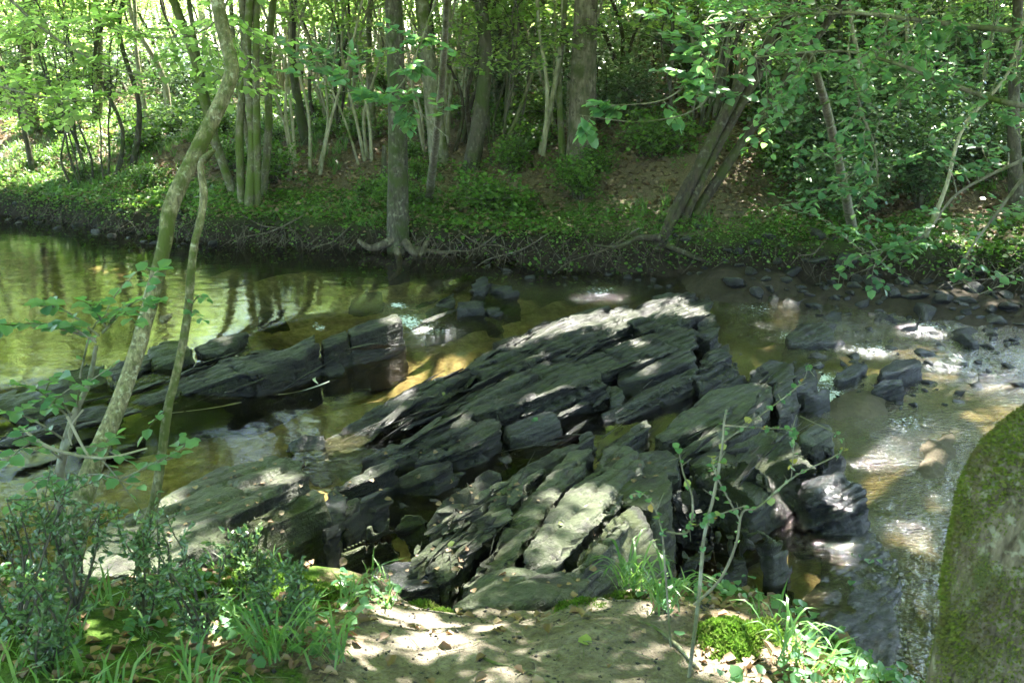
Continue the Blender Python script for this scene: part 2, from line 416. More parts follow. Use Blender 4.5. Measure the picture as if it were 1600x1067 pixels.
# ------------------------------------------------------------------ terrain
farw = np.array([pz(*q, .1)[:2] for q in [(-250, 340), (0, 352), (100, 362), (200, 380), (320, 392), (450, 402), (600, 408), (760, 418), (900, 425), (1050, 432), (1200, 440), (1400, 452), (1600, 470), (1900, 490)]])
farw = np.vstack([[-60, 50], [-22, 24], farw, [14, 9.5], [60, 4]])
farw = farw[np.argsort(farw[:, 0])]
nearw = np.array([[-60, 14], [-20, 7.5], [-8, 5.2], [-4, 4.1], [-2.4, 3.75], [-1.2, 3.6], [-.55, 3.48], [-.3, 3.28], [.1, 3.26], [.3, 3.40], [.6, 3.42], [.98, 3.38], [1.2, 3.2], [1.4, 2.95], [1.6, 2.6], [2.0, 1.9], [3, .6], [5, 0.2], [9, -2], [60, -25]])
def yF(x): return np.interp(x, farw[:, 0], farw[:, 1])
def yN(x): return np.interp(x, nearw[:, 0], nearw[:, 1])
STR0 = (.64, .77)
def Hraw(x, y):
    wob = fbm2(x, y, .9, 3, 5) * .35
    df = y - (yF(x) + wob); dn = (yN(x) + fbm2(x, y, 1.3, 3, 9) * .25) - y
    lipz = .55 + .12 * fbm2(x, y * 0, .5, 2, 3)
    # far bank
    hill = np.clip(df - 2.0, 0, None)
    slope = .04 + .15 * sstep(-10, 6, x + (y - 14) * .05) * sstep(0, 6, hill)
    slope = slope * sstep(42, 8, hill)
    far = lipz + .17 * np.clip(df, 0, 4) + hill * slope 
    far = far + fbm2(x, y, .35, 4, 11) * .35 * sstep(0, 4, df) + fbm2(x, y, 2.2, 4, 12) * .10
    bed = -.30 + fbm2(x, y, .6, 3, 21) * .18 + fbm2(x, y, 3, 3, 22) * .05
    sx = x * STR0[0] + y * STR0[1]; tx = -x * STR0[1] + y * STR0[0]
    rid = fbm(np.stack([sx.ravel() * .35, tx.ravel() * 2.6, np.zeros(x.size)], 1), 3, 24).reshape(x.shape)
    bed = bed + .34 * np.clip(rid + .05, -.1, .55) * sstep(4.5, 3.0, x)
    beach = sstep(1.2, 2.6, x) * sstep(-1.9, -.2, df)
    bed = bed + beach * .36
    bed = bed + sstep(1.5, 3, x) * .10 * sstep(-6, -3, df)
    near = .95 + .22 * np.clip(dn, 0, 1.9) + .03 * np.clip(dn - 1.9, 0, 10) + fbm2(x, y, 1.1, 4, 31) * .10 + fbm2(x, y, 5, 3, 32) * .035 + fbm2(x, y, 16, 2, 33) * .012
    rgt = sstep(.6, 1.8, x)
    near = near - rgt * .12 - .07 * sstep(.5, .0, dn) * (1 + fbm2(x, y, 6, 2, 34)) - sstep(2.0, 3.2, x) * .2
    w = sstep(0.0, .38, df)
    h = bed * (1 - w) + far * w
    w2 = sstep(-.55, .0, dn)
    h = h * (1 - w2) + near * w2
    return h, df, dn
def H(x, y): return Hraw(np.atleast_1d(np.asarray(x, float)), np.atleast_1d(np.asarray(y, float)))[0]
def ground_at(px, py, tmax=80):
    d = ray(px, py); t = np.linspace(1.5, tmax, 3000)
    P = np.array([0, 0, CAMZ])[None] + t[:, None] * d[None]
    hh = H(P[:, 0], P[:, 1]); k = np.argmax(P[:, 2] < hh)
    if P[k, 2] >= hh[k]: k = len(t) - 1
    return np.array([P[k, 0], P[k, 1], hh[k]])
def axis(segs):
    out = [segs[0][0]]
    for a, b, s in segs: out += list(np.linspace(a, b, max(2, int(round((b - a) / s)) + 1))[1:])
    return np.array(out)
gx = axis([(-90, -30, 4), (-30, -10, .6), (-10, -4, .12), (-4, 4, .045), (4, 9, .12), (9, 30, .7), (30, 90, 4)])
gy = axis([(-40, -4, 2.0), (-4, 1.4, .25), (1.4, 5, .035), (5, 10.5, .08), (10.5, 18, .06), (18, 30, .25), (30, 60, 1.2), (60, 120, 5)])
X, Y = np.meshgrid(gx, gy, indexing='ij')
Z, DF, DN = Hraw(X, Y)
def grid_obj(name, X, Y, Z, mat, attrs):
    mb = MB(); nx, ny = X.shape
    i, j = np.meshgrid(np.arange(nx - 1), np.arange(ny - 1), indexing='ij'); a = i * ny + j
    mb.add(np.stack([X, Y, Z], -1).reshape(-1, 3), np.stack([a, a + ny, a + ny + 1, a + 1], -1).reshape(-1, 4))
    o = mb.build(name, mat, loc=(0, 0, 0))
    for k, v in attrs.items():
        at = o.data.attributes.new(k, 'FLOAT', 'POINT'); at.data.foreach_set('value', np.ascontiguousarray(v, dtype=np.float32).ravel())
    return o
moss_far = sstep(3.2, .3, DF) * (DF > 0) * .9 + .12 * (DF > 0)
moss_far = moss_far * (1 - .55 * sstep(2.0, 0, np.hypot(X - 2.4, (Y - 13.3) * 1.4) - .4))
pathm = sstep(1.25, .75, np.abs(X - (.02 + (3.3 - Y) * .02)) / np.interp(Y, [1.5, 2.2, 2.8, 3.3, 4], [.66, .62, .56, .52, .6]) * (1 + .3 * fbm2(X, Y, 3, 2, 36))) * (DN > -.5)
moss_near = (DN > -.6) * (1 - pathm) * np.clip(.55 + fbm2(X, Y, 1.4, 3, 77) * .9, 0, 1)
pathf = sstep(1.6, .4, np.hypot((X - 2.7) * .7, Y - 13.2)) * (DF > 0)
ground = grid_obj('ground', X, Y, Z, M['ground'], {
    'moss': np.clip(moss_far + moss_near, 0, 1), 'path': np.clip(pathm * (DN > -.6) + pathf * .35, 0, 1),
    'bed': (1 - .8 * sstep(1.0, 2.4, X) * sstep(-2.6, -1.2, DF)) * sstep(-.02, -.2, DF) * sstep(-.35, -.6, DN), 'face': sstep(-.25, .0, DF) * sstep(.75, .45, Z) * (DF < .6) + sstep(-.6, -.5, DN) * (DN < -.1) * .8 + sstep(1.0, 2.4, X) * sstep(-2.6, -1.2, DF) * (DF < 0)})  # face also covers the right stony strip: shade and wet as dark colour
tag(ground, kind='structure')

# ------------------------------------------------------------------ water sheet
LV = [(100, 450, .22), (-200, 600, .22), (0, 560, .22), (120, 520, .22), (200, 545, .22), (300, 480, .22), (450, 470, .22), (270, 590, .2), (560, 460, .22), (350, 400, .22), (600, 430, .22), (690, 430, .2), (640, 470, .18), (-400, 450, .22),
      (600, 560, 0), (500, 620, 0), (300, 690, 0), (50, 740, 0), (-200, 760, 0), (420, 670, 0), (690, 530, 0), (790, 490, .05), (900, 455, .08), (640, 700, 0), (700, 770, 0), (560, 790, 0), (850, 710, 0), (1000, 680, 0), (990, 600, .0), (1120, 600, .0),
      (1050, 440, .09), (1170, 500, .06), (1160, 550, .05), (1300, 470, .06), (1280, 545, .02), (1450, 510, .02), (1600, 500, 0), (1340, 560, .01),
      (1290, 640, -.12), (1400, 640, -.12), (1550, 600, -.10), (1400, 750, -.12), (1450, 900, -.12), (1250, 880, -.12), (1150, 940, -.12), (1450, 1060, -.12), (1700, 700, -.12)]
LP = np.array([[*pz(a, b, z)[:2], z] for a, b, z in LV])
def level(x, y, sg=.30):
    d2 = (x[..., None] - LP[:, 0]) ** 2 + (y[..., None] - LP[:, 1]) ** 2
    d2 = d2 - d2.min(-1, keepdims=True)
    w = np.exp(-d2 / (2 * sg * sg * 2.2)); return (w * LP[:, 2]).sum(-1) / w.sum(-1)
wx = axis([(-60, -12, 3), (-12, -5, .2), (-5, 5, .05), (5, 9, .12), (9, 40, 2)])
wy = axis([(-12, 2.5, .5), (2.5, 12.5, .05), (12.5, 18, .12), (18, 50, 1.5)])
WX, WY = np.meshgrid(wx, wy, indexing='ij')
WZ = level(WX, WY)
RS = [(1170, 490, .6, .8), (1300, 520, .9, 1), (1450, 500, 1.0, 1), (1560, 560, 1.0, 1), (1400, 660, 1.0, .7), (1500, 720, 1.0, .7), (1420, 800, .7, .7), (1360, 760, .5, .6), (1450, 900, .5, .7), (1430, 1000, .5, .7), (650, 510, .35, 1), (680, 530, .35, .5), (930, 465, .5, .9), (820, 465, .4, .6), (1060, 450, .5, .7), (1300, 600, .4, .8), (1320, 700, .5, .5), (1290, 830, .3, .25)]
RW = np.zeros_like(WX)
for a, b, r_, k in RS:
    q = pz(a, b, 0); RW = np.maximum(RW, k * np.exp(-((WX - q[0]) ** 2 + (WY - q[1]) ** 2) / (r_ * r_)))
FS = [(622, 500, .10, 1.0), (640, 515, .16, .9), (660, 520, .2, .55), (1288, 585, .12, 1.0), (1300, 605, .2, .9), (1210, 640, .12, .4), (1360, 550, .25, .6), (1440, 515, .3, .6), (940, 465, .25, .45), (1120, 470, .2, .4), (1180, 490, .3, .35), (1500, 560, .3, .35), (1420, 640, .2, .4), (690, 520, .18, .4), (500, 530, .07, .8), (1230, 530, .15, .5)]
FW = np.zeros_like(WX)
for a, b, r_, k in FS:
    q = pz(a, b, 0); FW = np.maximum(FW, k * np.exp(-((WX - q[0]) ** 2 + (WY - q[1]) ** 2) / (r_ * r_)))
WZ = WZ + RW * (fbm2(WX, WY, 5, 3, 41) * .035) + fbm2(WX, WY, .8, 2, 42) * .003
water = grid_obj('water', WX, WY, WZ, M['water'], {'ripple': RW, 'foam': FW})
tag(water, kind='structure')

# ------------------------------------------------------------------ sun spots: gaps cut in the canopy to place the sun patches
SPOTS = []
def spot(px, py, z, r, asp=1.0, world=None):
    q = pz(px, py, z) if world is None else np.asarray(world); SPOTS.append((q[0], q[1], q[2], r, asp))
def gspot(px, py, r, asp=1.0):
    q = ground_at(px, py); SPOTS.append((q[0], q[1], q[2], r, asp))
for s in [(940, 468, .1, .35), (985, 476, .5, .12), (960, 482, .34, .24), (915, 492, .32, .2), (870, 502, .3, .2), (830, 518, .26, .16), (790, 535, .24, .14), (1045, 462, .42, .22), (1090, 480, .35, .12), (690, 575, .2, .12), (1010, 560, .26, .1), (620, 615, .15, .1), (1170, 570, .28, .1), (1010, 480, .55, .1),
          (660, 535, 0, .32), (700, 525, 0, .24), (620, 555, 0, .2), (530, 700, 0, .26), (590, 690, 0, .18), (540, 480, .1, .12), (440, 500, .2, .14), (350, 525, .3, .1),
          (1010, 745, .7, .10), (880, 730, .6, .08), (925, 760, .6, .12), (940, 800, .62, .14), (870, 830, .65, .05), (880, 860, .66, .07), (905, 850, .66, .05), (860, 720, .5, .08), (940, 690, .5, .09),
          (690, 1003, 1.1, .09), (640, 942, 1.05, .09), 
          (1410, 725, -.2, .24), (1350, 745, -.2, .13), (1440, 930, -.12, .08), (1430, 1000, -.12, .06), (1310, 870, -.12, .1), (1280, 930, -.12, .08), (1250, 970, -.12, .06), (1430, 700, -.2, .15), (1420, 850, -.2, .15), (1470, 690, -.2, .14),
          (1440, 515, .05, .22), (1380, 540, .08, .16), (1560, 590, 0, .32), (1590, 640, 0, .3), (1520, 620, 0, .12), (1230, 470, .1, .15), (1190, 500, .1, .15), (1480, 560, .05, .25), (1330, 530, .1, .12), (1500, 560, .05, .15),
          (1210, 560, .42, .07), (1190, 600, .45, .07), (1140, 640, .4, .07), (1100, 625, .42, .1), (1275, 665, .45, .1), (1110, 715, .5, .1), (1150, 700, .5, .05), (1420, 562, .18, .1), (1300, 745, .2, .1), (1330, 770, .15, .08),
          (910, 575, .45, .12), (850, 585, .4, .08), (830, 650, .3, .07), (970, 610, .25, .07), (720, 640, .3, .06), (700, 720, .25, .04), (590, 800, .5, .05), (770, 730, .58, .06),
          (450, 720, .42, .12), (190, 870, .6, .16), (150, 840, .6, .1), (270, 745, .45, .1), (500, 665, .25, .07), (1250, 620, 0, .06), (1340, 1030, -.05, .08), (1380, 960, 0, .08)]:
    spot(*s)
for s in [(950, 60, 1.2), (1050, 150, .9), (780, 160, .8), (1120, 120, .9), (600, 150, .7), (700, 120, .8), (1200, 90, 1.0), (1300, 200, .6), (1450, 150, .8), (500, 180, .7), (1230, 1030, .22, 1), (1150, 985, .1), (985, 925, .10), (1010, 960, .06), (645, 900, .06), (420, 930, .10), (330, 985, .08), (250, 880, .08), (60, 900, .08), (150, 990, .05), (560, 1010, .05), (130, 225, 1.6, 1), (60, 240, 1.2, 1), (230, 215, 1.2, 1), (20, 200, 1.5, 1), (330, 200, .8, 1), (240, 290, .35), (200, 330, .2), (270, 260, .3), (430, 300, .2), (530, 275, .2), (880, 355, .16), (900, 372, .12), (850, 375, .1),
          (1010, 325, .35), (1050, 315, .3), (1130, 270, .3), (1180, 260, .25), (980, 350, .15), (715, 235, .2), (700, 260, .2), (790, 190, .5), (1180, 330, .15), (1340, 350, .3), (1450, 300, .4), (1520, 290, .4), (1500, 380, .25), (1560, 340, .3), (1400, 250, .3), (480, 380, .1), (560, 340, .12), (660, 260, .15), (960, 290, .12), (820, 300, .1)]:
    gspot(*s)
for k in range(70):
    if k % 6 == 0: continue
    spot(*[(rng.uniform(1320, 1560), rng.uniform(620, 1040)), (rng.uniform(480, 1240), rng.uniform(560, 880)), (rng.uniform(1100, 1600), rng.uniform(470, 600))][k % 3], .15 if k % 3 == 1 else -.05, rng.uniform(.03, .09))
SP = np.array(SPOTS)
MIR = [(1310, 560, 1700, 860), (1420, 800, 1560, 1000), (500, 725, 570, 770), (1240, 560, 1420, 620), (40, 560, 200, 620)]   # openings cut in the unseen canopy so the water mirrors bright sky
def sun_cull(P):
    """True where a canopy leaf would shade one of the sunny patches"""
    k = np.zeros(len(P), bool)
    for x, y, z, r, a in SP:
        t = (P[:, 2] - z) / S[2]
        qx = P[:, 0] - S[0] * t - x; qy = P[:, 1] - S[1] * t - y
        k |= (qx * qx + qy * qy < (r * 1.3 + .05) ** 2) & (P[:, 2] > z + 1.2)
    q, f = px_of(P * np.array([1, 1, -1.0]))
    gap = fbm(P * .55, 2, 4) > -.25
    for x0, y0, x1, y1 in MIR: k |= (f > 0) & (q[:, 0] > x0) & (q[:, 0] < x1) & (q[:, 1] > y0) & (q[:, 1] < y1) & gap
    return k

# ------------------------------------------------------------------ rocks: slabs of tilted slate
def ZS(py, z, px=900):
    """height of a rock top above the stream"""
    return z if z <= .05 else (.05 + (z - .05) * ((.78 if px < 640 and py < 600 else .60 if 560 < px < 990 and 560 < py < 700 else .48) if py < 700 else .55 + .40 * min(1, (py - 700) / 130)))
def rock(name, label, cat, poly, mat='rock', vox=.022, base=-.32, strata=.035, lump=.03, smooth=4, flare=.05, fine=.006, group=None, seed=None):
    if mat == 'rock_mossy': smooth = max(smooth, 6) + 5; flare = max(flare, .09); strata *= .8
    P = np.array([pz(a, b, ZS(b, z, a)) for a, b, z in poly]); n = len(P)
    seed = seed if seed is not None else int(abs(poly[0][0] * 7 + poly[0][1]) % 997)
    c = P.mean(0)
    dirs = norm((P - c)[:, :2])
    B = P.copy(); B[:, :2] += dirs * flare; B[:, 2] = base
    me = bpy.data.meshes.new(name)
    ct = n * 2
    cz = P[:, 2].mean() + .01
    V = np.vstack([P, B, [[c[0], c[1], cz]], [[c[0], c[1], base]]])
    Fc = []
    for k in range(n):
        q = (k + 1) % n
        Fc += [(k, q, q + n, k + n)[::-1], (k, q, ct), (q + n, k + n, ct + 1)]
    me.from_pydata(V.tolist(), [], Fc); me.update()
    import bmesh
    bm = bmesh.new(); bm.from_mesh(me); bmesh.ops.recalc_face_normals(bm, faces=bm.faces); bm.to_mesh(me); bm.free()
    o = bpy.data.objects.new(name, me); C.objects.link(o)
    m1 = o.modifiers.new('r', 'REMESH'); m1.mode = 'VOXEL'; m1.voxel_size = vox
    if smooth:
        m2 = o.modifiers.new('s', 'SMOOTH'); m2.factor = .5; m2.iterations = smooth
    dg = bpy.context.evaluated_depsgraph_get(); dg.update()
    ev = o.evaluated_get(dg); m = bpy.data.meshes.new_from_object(ev)
    o.modifiers.clear(); o.data = m; bpy.data.meshes.remove(me)
    nv = len(m.vertices); co = np.zeros(nv * 3); m.vertices.foreach_get('co', co); co = co.reshape(-1, 3)
    nr = np.zeros(nv * 3); m.vertices.foreach_get('normal', nr); nr = nr.reshape(-1, 3)
    s_, t_, b_ = co @ STR, co @ DD, co @ NB
    bw = b_ + .03 * vnoise(np.stack([s_ * .9, t_ * 1.5, b_ * 2], 1), seed)
    k = bw / .045; kf = np.floor(k); fr = k - kf
    cs_ = np.floor(s_ * 2.3 + 7.7 * np.sin(kf * 12.9898 + seed)); h1 = _h(kf.astype(np.int64), cs_.astype(np.int64), np.full(nv, seed % 37), 11)
    h0 = _h(kf.astype(np.int64), np.full(nv, 3), np.full(nv, seed % 50), 5)
    along = vnoise(np.stack([s_ * 1.7 + kf * 5.3, t_ * 2.2, kf * 3.7], 1), seed + 3)
    ledge = h0 * .4 + along * .5 + h1 * .75
    edge = np.minimum(fr, 1 - fr); groove = -np.exp(-(edge / .13) ** 2) * .7
    side = 1 - .35 * np.abs(nr @ NB)
    wv = .6 + .8 * (vnoise(co * 2.1, seed + 21) * .5 + .5)
    d = -.012 + strata * wv * (ledge + groove) * side + lump * fbm(co * 2.3, 3, seed + 9) * 1.6 + .012 * fbm(co * 11, 3, seed + 19) - .03 * np.clip(vnoise(co * 6.5, seed + 23) - .45, 0, 1) + fine * fbm(np.stack([s_ * 9, t_ * 22, b_ * 40], 1), 3, seed + 4) * 1.6
    # cross joints: narrow clefts across the strike
    js = s_ * 1.9 + .25 * vnoise(co * 1.3, seed + 8); ed = np.abs(js - np.round(js)); jn = _h(np.round(js).astype(np.int64), kf.astype(np.int64) // 5, np.zeros(nv, np.int64), seed)
    d += -np.exp(-(ed / .04) ** 2) * .028 * (jn > -.1) * (strata > .02)
    co = co + nr * d[:, None]
    if 'ledge' in cat or mat in ('rock',):      # gullies worn along the strike
        hp = co @ TT; gu = np.clip(vnoise(np.stack([s_ * .55, hp * 3.4, np.zeros(nv)], 1), 71) - .12, 0, .6) * (.42 if 'ledge' in cat else .2)
        co[:, 2] -= gu * sstep(-.1, .15, co[:, 2])
    org = np.array([c[0], c[1], 0.0])
    co -= org
    m.vertices.foreach_set('co', co.ravel()); m.polygons.foreach_set('use_smooth', np.ones(len(m.polygons), bool)); m.update()
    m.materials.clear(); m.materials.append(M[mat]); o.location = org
    tag(o, label, cat, group); return o
R = rock
# --- left ledge between the upper pool and the middle pool
R('rock_ledge', 'long dark grey rock ledge slanting across the left pool, white foam along its foot', 'rock ledge',
  [(-60, 700, .05), (20, 668, .12), (110, 640, .2), (215, 612, .28), (300, 578, .33), (380, 545, .4), (440, 521, .46), (492, 517, .46), (500, 535, .42), (470, 553, .38), (400, 580, .35), (300, 612, .28), (200, 640, .2), (110, 665, .12), (30, 690, .05)], strata=.022, lump=.035, smooth=5)
R('boulder', 'mossy humped boulder in the pool just behind the curved foreground tree', 'boulder', [(-30, 630, .25), (50, 600, .35), (105, 570, .45), (145, 558, .48), (165, 568, .45), (165, 600, .35), (120, 628, .3), (40, 645, .25)], 'rock_mossy', strata=.012, lump=.05, smooth=7)
R('rock', 'dark wedge rock between mossy boulder and curved tree trunk', 'rock', [(165, 572, .33), (200, 552, .38), (235, 548, .38), (240, 560, .35), (215, 580, .3), (178, 590, .28)], strata=.015)
R('rock', 'blocky brown rock right behind the curved tree trunk, lit white at its foot', 'rock', [(228, 545, .4), (255, 529, .46), (292, 523, .46), (300, 543, .43), (272, 562, .36), (235, 568, .32)], 'rock_mossy', strata=.015)
R('rock', 'flat pointed rock on the upper pool edge with a bright sunlit end', 'rock', [(303, 542, .33), (335, 525, .37), (388, 514, .34), (386, 524, .32), (350, 549, .30), (314, 553, .30)], strata=.012)
R('rock', 'small dark upright block beside the long ledge, water trickling past it', 'rock', [(500, 530, .38), (520, 518, .42), (541, 510, .42), (546, 522, .4), (528, 536, .36), (505, 543, .33)], strata=.012)
R('rock', 'smooth sloping slab with pale dry face left of the small waterfall', 'rock', [(543, 511, .4), (570, 500, .44), (605, 487, .47), (624, 486, .47), (632, 497, .42), (604, 506, .44), (562, 519, .4), (547, 525, .38)], strata=.008, smooth=6)
R('rock', 'low wedge stone in the middle pool with white foam around it', 'rock', [(476, 566, .08), (500, 552, .15), (536, 560, .13), (541, 571, .09), (518, 581, .06), (480, 578, .05)], strata=.01, base=-.3)
R('rock', 'pointed dark rock on the right side of the small waterfall', 'rock', [(664, 482, .26), (690, 462, .36), (709, 453, .40), (714, 466, .38), (706, 480, .32), (685, 488, .28)], strata=.015)
R('rock', 'square dark block next to the pointed rock above the waterfall', 'rock', [(714, 470, .33), (735, 465, .36), (757, 468, .33), (758, 478, .28), (732, 483, .28), (713, 483, .3)], 'rock_wet', strata=.012)
R('rock', 'thin dark stone slab tilted upright near the far bank root mass', 'rock', [(733, 440, .38), (757, 431, .42), (770, 440, .4), (758, 452, .34), (738, 455, .33)], 'rock_wet')
R('rock', 'long narrow dark slab lying beside the upright slab near the far bank', 'rock', [(765, 437, .38), (800, 445, .32), (813, 454, .28), (790, 457, .27), (762, 448, .32)], 'rock_wet')
R('rock', 'half sunk stone left of the long narrow slab, just above the waterfall', 'rock', [(757, 478, .2), (775, 472, .22), (786, 480, .18), (782, 490, .12), (760, 489, .14)], 'rock_wet')
R('rock', 'dark stone showing just above the upper pool behind the small waterfall', 'rock', [(545, 466, .23), (570, 454, .27), (597, 452, .26), (592, 463, .24), (560, 472, .22)], 'rock_wet', strata=.01, base=0)
R('rock', 'small lone stone breaking the upper pool surface', 'rock', [(403, 491, .24), (420, 482, .28), (444, 480, .27), (445, 488, .25), (425, 494, .22)], 'rock_wet', strata=.008, base=0)
R('rock', 'small stone far out on the left of the upper pool', 'rock', [(205, 416, .22), (218, 407, .27), (236, 405, .27), (238, 411, .25), (222, 419, .22)], 'rock_wet', strata=.008, base=0)
# --- main ledge, thinly laminated
R('slate_ledge', 'thin low slate blade forming the left tip of the main laminated ledge', 'rock ledge', [(500, 682, .05), (560, 640, .2), (640, 598, .27), (700, 568, .32), (750, 543, .37), (782, 538, .4), (778, 560, .37), (700, 602, .28), (640, 642, .2), (580, 670, .12), (515, 692, .03)], vox=.02, strata=.05)
R('slate_ledge', 'sunlit left crest of the main laminated slate ledge', 'rock ledge', [(742, 545, .35), (800, 518, .44), (870, 488, .52), (940, 474, .57), (988, 477, .57), (1012, 495, .52), (960, 522, .45), (880, 547, .4), (820, 572, .35), (760, 592, .25), (732, 580, .25)], vox=.022, strata=.06)
R('slate_ledge', 'highest peak of the main slate ledge at its far right end', 'rock ledge', [(985, 476, .58), (1020, 460, .68), (1060, 452, .74), (1085, 458, .72), (1115, 470, .62), (1112, 490, .55), (1060, 507, .5), (1000, 517, .48), (972, 497, .52)], vox=.024, strata=.055)
R('slate_ledge', 'greenish laminated middle step of the main slate ledge', 'rock ledge', [(858, 585, .24), (900, 560, .34), (940, 542, .42), (1000, 520, .49), (1060, 505, .54), (1088, 515, .52), (1085, 540, .46), (1000, 567, .36), (920, 592, .28), (862, 602, .2)], vox=.022, strata=.05)
R('slate_ledge', 'dark laminated strip below the sunlit crest of the main ledge', 'rock ledge', [(690, 622, .12), (760, 590, .26), (830, 562, .36), (880, 548, .38), (900, 560, .34), (850, 585, .26), (780, 612, .18), (715, 640, .08)], vox=.02, strata=.05)
R('rock', 'upright dark block at the right end of the main slate ledge', 'rock', [(1084, 492, .5), (1108, 485, .54), (1122, 490, .52), (1128, 515, .45), (1112, 532, .4), (1086, 525, .42)], strata=.03)
R('rock', 'low flaky slab beside the small pool right of the main ledge', 'rock', [(1090, 560, .2), (1110, 543, .26), (1140, 535, .28), (1146, 552, .22), (1115, 572, .14), (1090, 580, .1)], strata=.035)
R('rock', 'rounded two step slab under the right end of the main ledge', 'rock', [(962, 573, .25), (1020, 555, .36), (1060, 541, .44), (1082, 543, .44), (1088, 562, .40), (1055, 577, .34), (1000, 592, .27), (962, 598, .2)], strata=.02, smooth=6)
R('rock', 'long narrow dark strip just below the rounded two step slab', 'rock', [(935, 645, .08), (990, 610, .2), (1050, 580, .31), (1088, 570, .33), (1088, 592, .28), (1040, 614, .2), (990, 642, .12), (942, 662, .03)], strata=.03)
# --- second ledge
R('slate_ledge', 'broad second ledge with tall dark scarp face in the middle of the stream', 'rock ledge', [(636, 652, .12), (700, 613, .3), (760, 593, .38), (830, 570, .44), (900, 563, .47), (940, 573, .46), (952, 592, .44), (900, 603, .42), (830, 622, .38), (760, 642, .3), (700, 658, .2), (650, 664, .1)], vox=.022, strata=.045)
R('rock', 'wet bluish grey block leaning below the second ledge scarp, a green leaf on it', 'rock', [(786, 662, .2), (850, 637, .3), (872, 640, .3), (880, 656, .24), (842, 672, .18), (795, 688, .1)], 'rock_wet', strata=.01, smooth=6)
R('rock', 'rounded lump at the right foot of the second ledge scarp', 'rock', [(948, 600, .27), (965, 597, .3), (979, 613, .22), (972, 634, .1), (950, 632, .12)], strata=.01, smooth=6)
R('rock', 'long green tinted slab in the middle pool, nearest to the triangular rock', 'rock', [(560, 718, .06), (620, 685, .22), (680, 655, .33), (736, 637, .4), (744, 655, .36), (700, 682, .28), (650, 702, .2), (600, 724, .08)], strata=.03)
R('rock', 'shorter stepped green slab right beside the long green tinted slab', 'rock', [(650, 715, .14), (700, 683, .26), (750, 655, .35), (779, 644, .38), (787, 662, .36), (752, 692, .27), (692, 714, .18), (652, 728, .08)], strata=.035)
R('rock', 'triangular grey rock standing alone in the middle pool', 'rock', [(449, 687, .08), (478, 668, .2), (508, 659, .3), (512, 673, .26), (492, 692, .12), (455, 699, .04)], strata=.012)
# --- third row of blocks
R('rock', 'short block with green top directly right of the mossy cube at left', 'rock', [(516, 760, .2), (560, 735, .3), (612, 712, .38), (622, 722, .35), (592, 744, .28), (540, 768, .18)], strata=.02)
R('rock', 'slender low slab behind the split block, pointing up the stream', 'rock', [(612, 750, .12), (650, 728, .22), (700, 714, .28), (713, 722, .25), (680, 744, .18), (630, 760, .08)], strata=.03)
R('rock', 'small green stone wedged between mossy cube and split block', 'rock', [(512, 800, .28), (535, 778, .34), (562, 768, .36), (566, 780, .32), (545, 800, .28), (518, 814, .22)], strata=.015)
R('rock', 'narrow dark stone with wet shiny end in the gap behind the split block', 'rock', [(530, 810, .24), (565, 775, .3), (606, 758, .33), (612, 768, .28), (580, 790, .24), (540, 826, .2)], 'rock_wet', strata=.03)
R('boulder', 'large block with pale green flat top and mossy front, left half of the split block', 'boulder', [(530, 862, .38), (580, 818, .48), (630, 793, .56), (658, 792, .56), (676, 815, .45), (650, 845, .28), (592, 876, .14), (545, 888, .14)], 'rock_mossy', vox=.018, strata=.014, smooth=6)
R('boulder', 'large smooth block, right half of the split block beside the pale shelf', 'boulder', [(662, 800, .44), (700, 765, .54), (760, 727, .62), (785, 727, .62), (793, 745, .58), (750, 768, .52), (710, 790, .46), (674, 815, .40)], 'rock', vox=.018, strata=.014, smooth=6)
R('rock_shelf', 'pale weathered sloping shelf on the near bank behind the dark shrubs', 'rock shelf', [(100, 870, .55), (200, 800, .42), (280, 758, .42), (360, 720, .42), (430, 707, .44), (475, 714, .44), (480, 737, .44), (430, 767, .47), (375, 800, .52), (330, 850, .6), (230, 890, .62), (130, 900, .62)], 'rock_pale', vox=.022, strata=.028)
R('rock', 'dark flaky slab just behind the pale sloping shelf at the water edge', 'rock', [(195, 790, .24), (250, 752, .28), (296, 737, .28), (300, 748, .26), (265, 765, .25), (215, 800, .22)], strata=.03)
R('boulder', 'mossy cube shaped boulder with furry green front at left of the path', 'boulder', [(362, 822, .58), (430, 780, .63), (488, 753, .65), (514, 764, .64), (520, 800, .42), (500, 845, .22), (430, 868, .30), (368, 862, .42)], 'rock_mossy', vox=.018, strata=.010, lump=.035, smooth=7)
# --- near shelf
for lab, pl in [('thin left strip of the big pale shelf before the dirt path', [(676, 888, .56), (720, 842, .50), (770, 792, .49), (830, 745, .49), (852, 733, .50), (790, 800, .50), (738, 860, .53), (702, 905, .56)]),
                ('middle slab of the big pale shelf, sloping towards the green pool', [(716, 912, .62), (745, 862, .58), (800, 800, .56), (865, 730, .55), (885, 703, .56), (928, 688, .58), (934, 700, .58), (880, 770, .60), (820, 850, .64), (780, 916, .68)]),
                ('sun spotted main slab of the big pale shelf', [(792, 916, .70), (830, 852, .67), (890, 770, .64), (945, 698, .61), (985, 700, .63), (1002, 740, .66), (962, 790, .68), (900, 852, .71), (850, 910, .73)]),
                ('narrow right strip of the big pale shelf above the mossy hump', [(860, 908, .72), (910, 854, .69), (968, 797, .67), (994, 780, .66), (988, 815, .67), (942, 866, .69), (900, 900, .71)])]:
    R('rock_shelf', lab, 'rock shelf', pl, 'rock_pale', vox=.018, strata=.034, lump=.045)
R('boulder', 'tall block with rounded pale sunlit cap at the right end of the big shelf', 'boulder', [(950, 762, .66), (1000, 738, .74), (1040, 731, .76), (1053, 748, .72), (1048, 775, .66), (1020, 795, .62), (965, 782, .64)], 'rock_mossy', vox=.018, strata=.015, smooth=6)
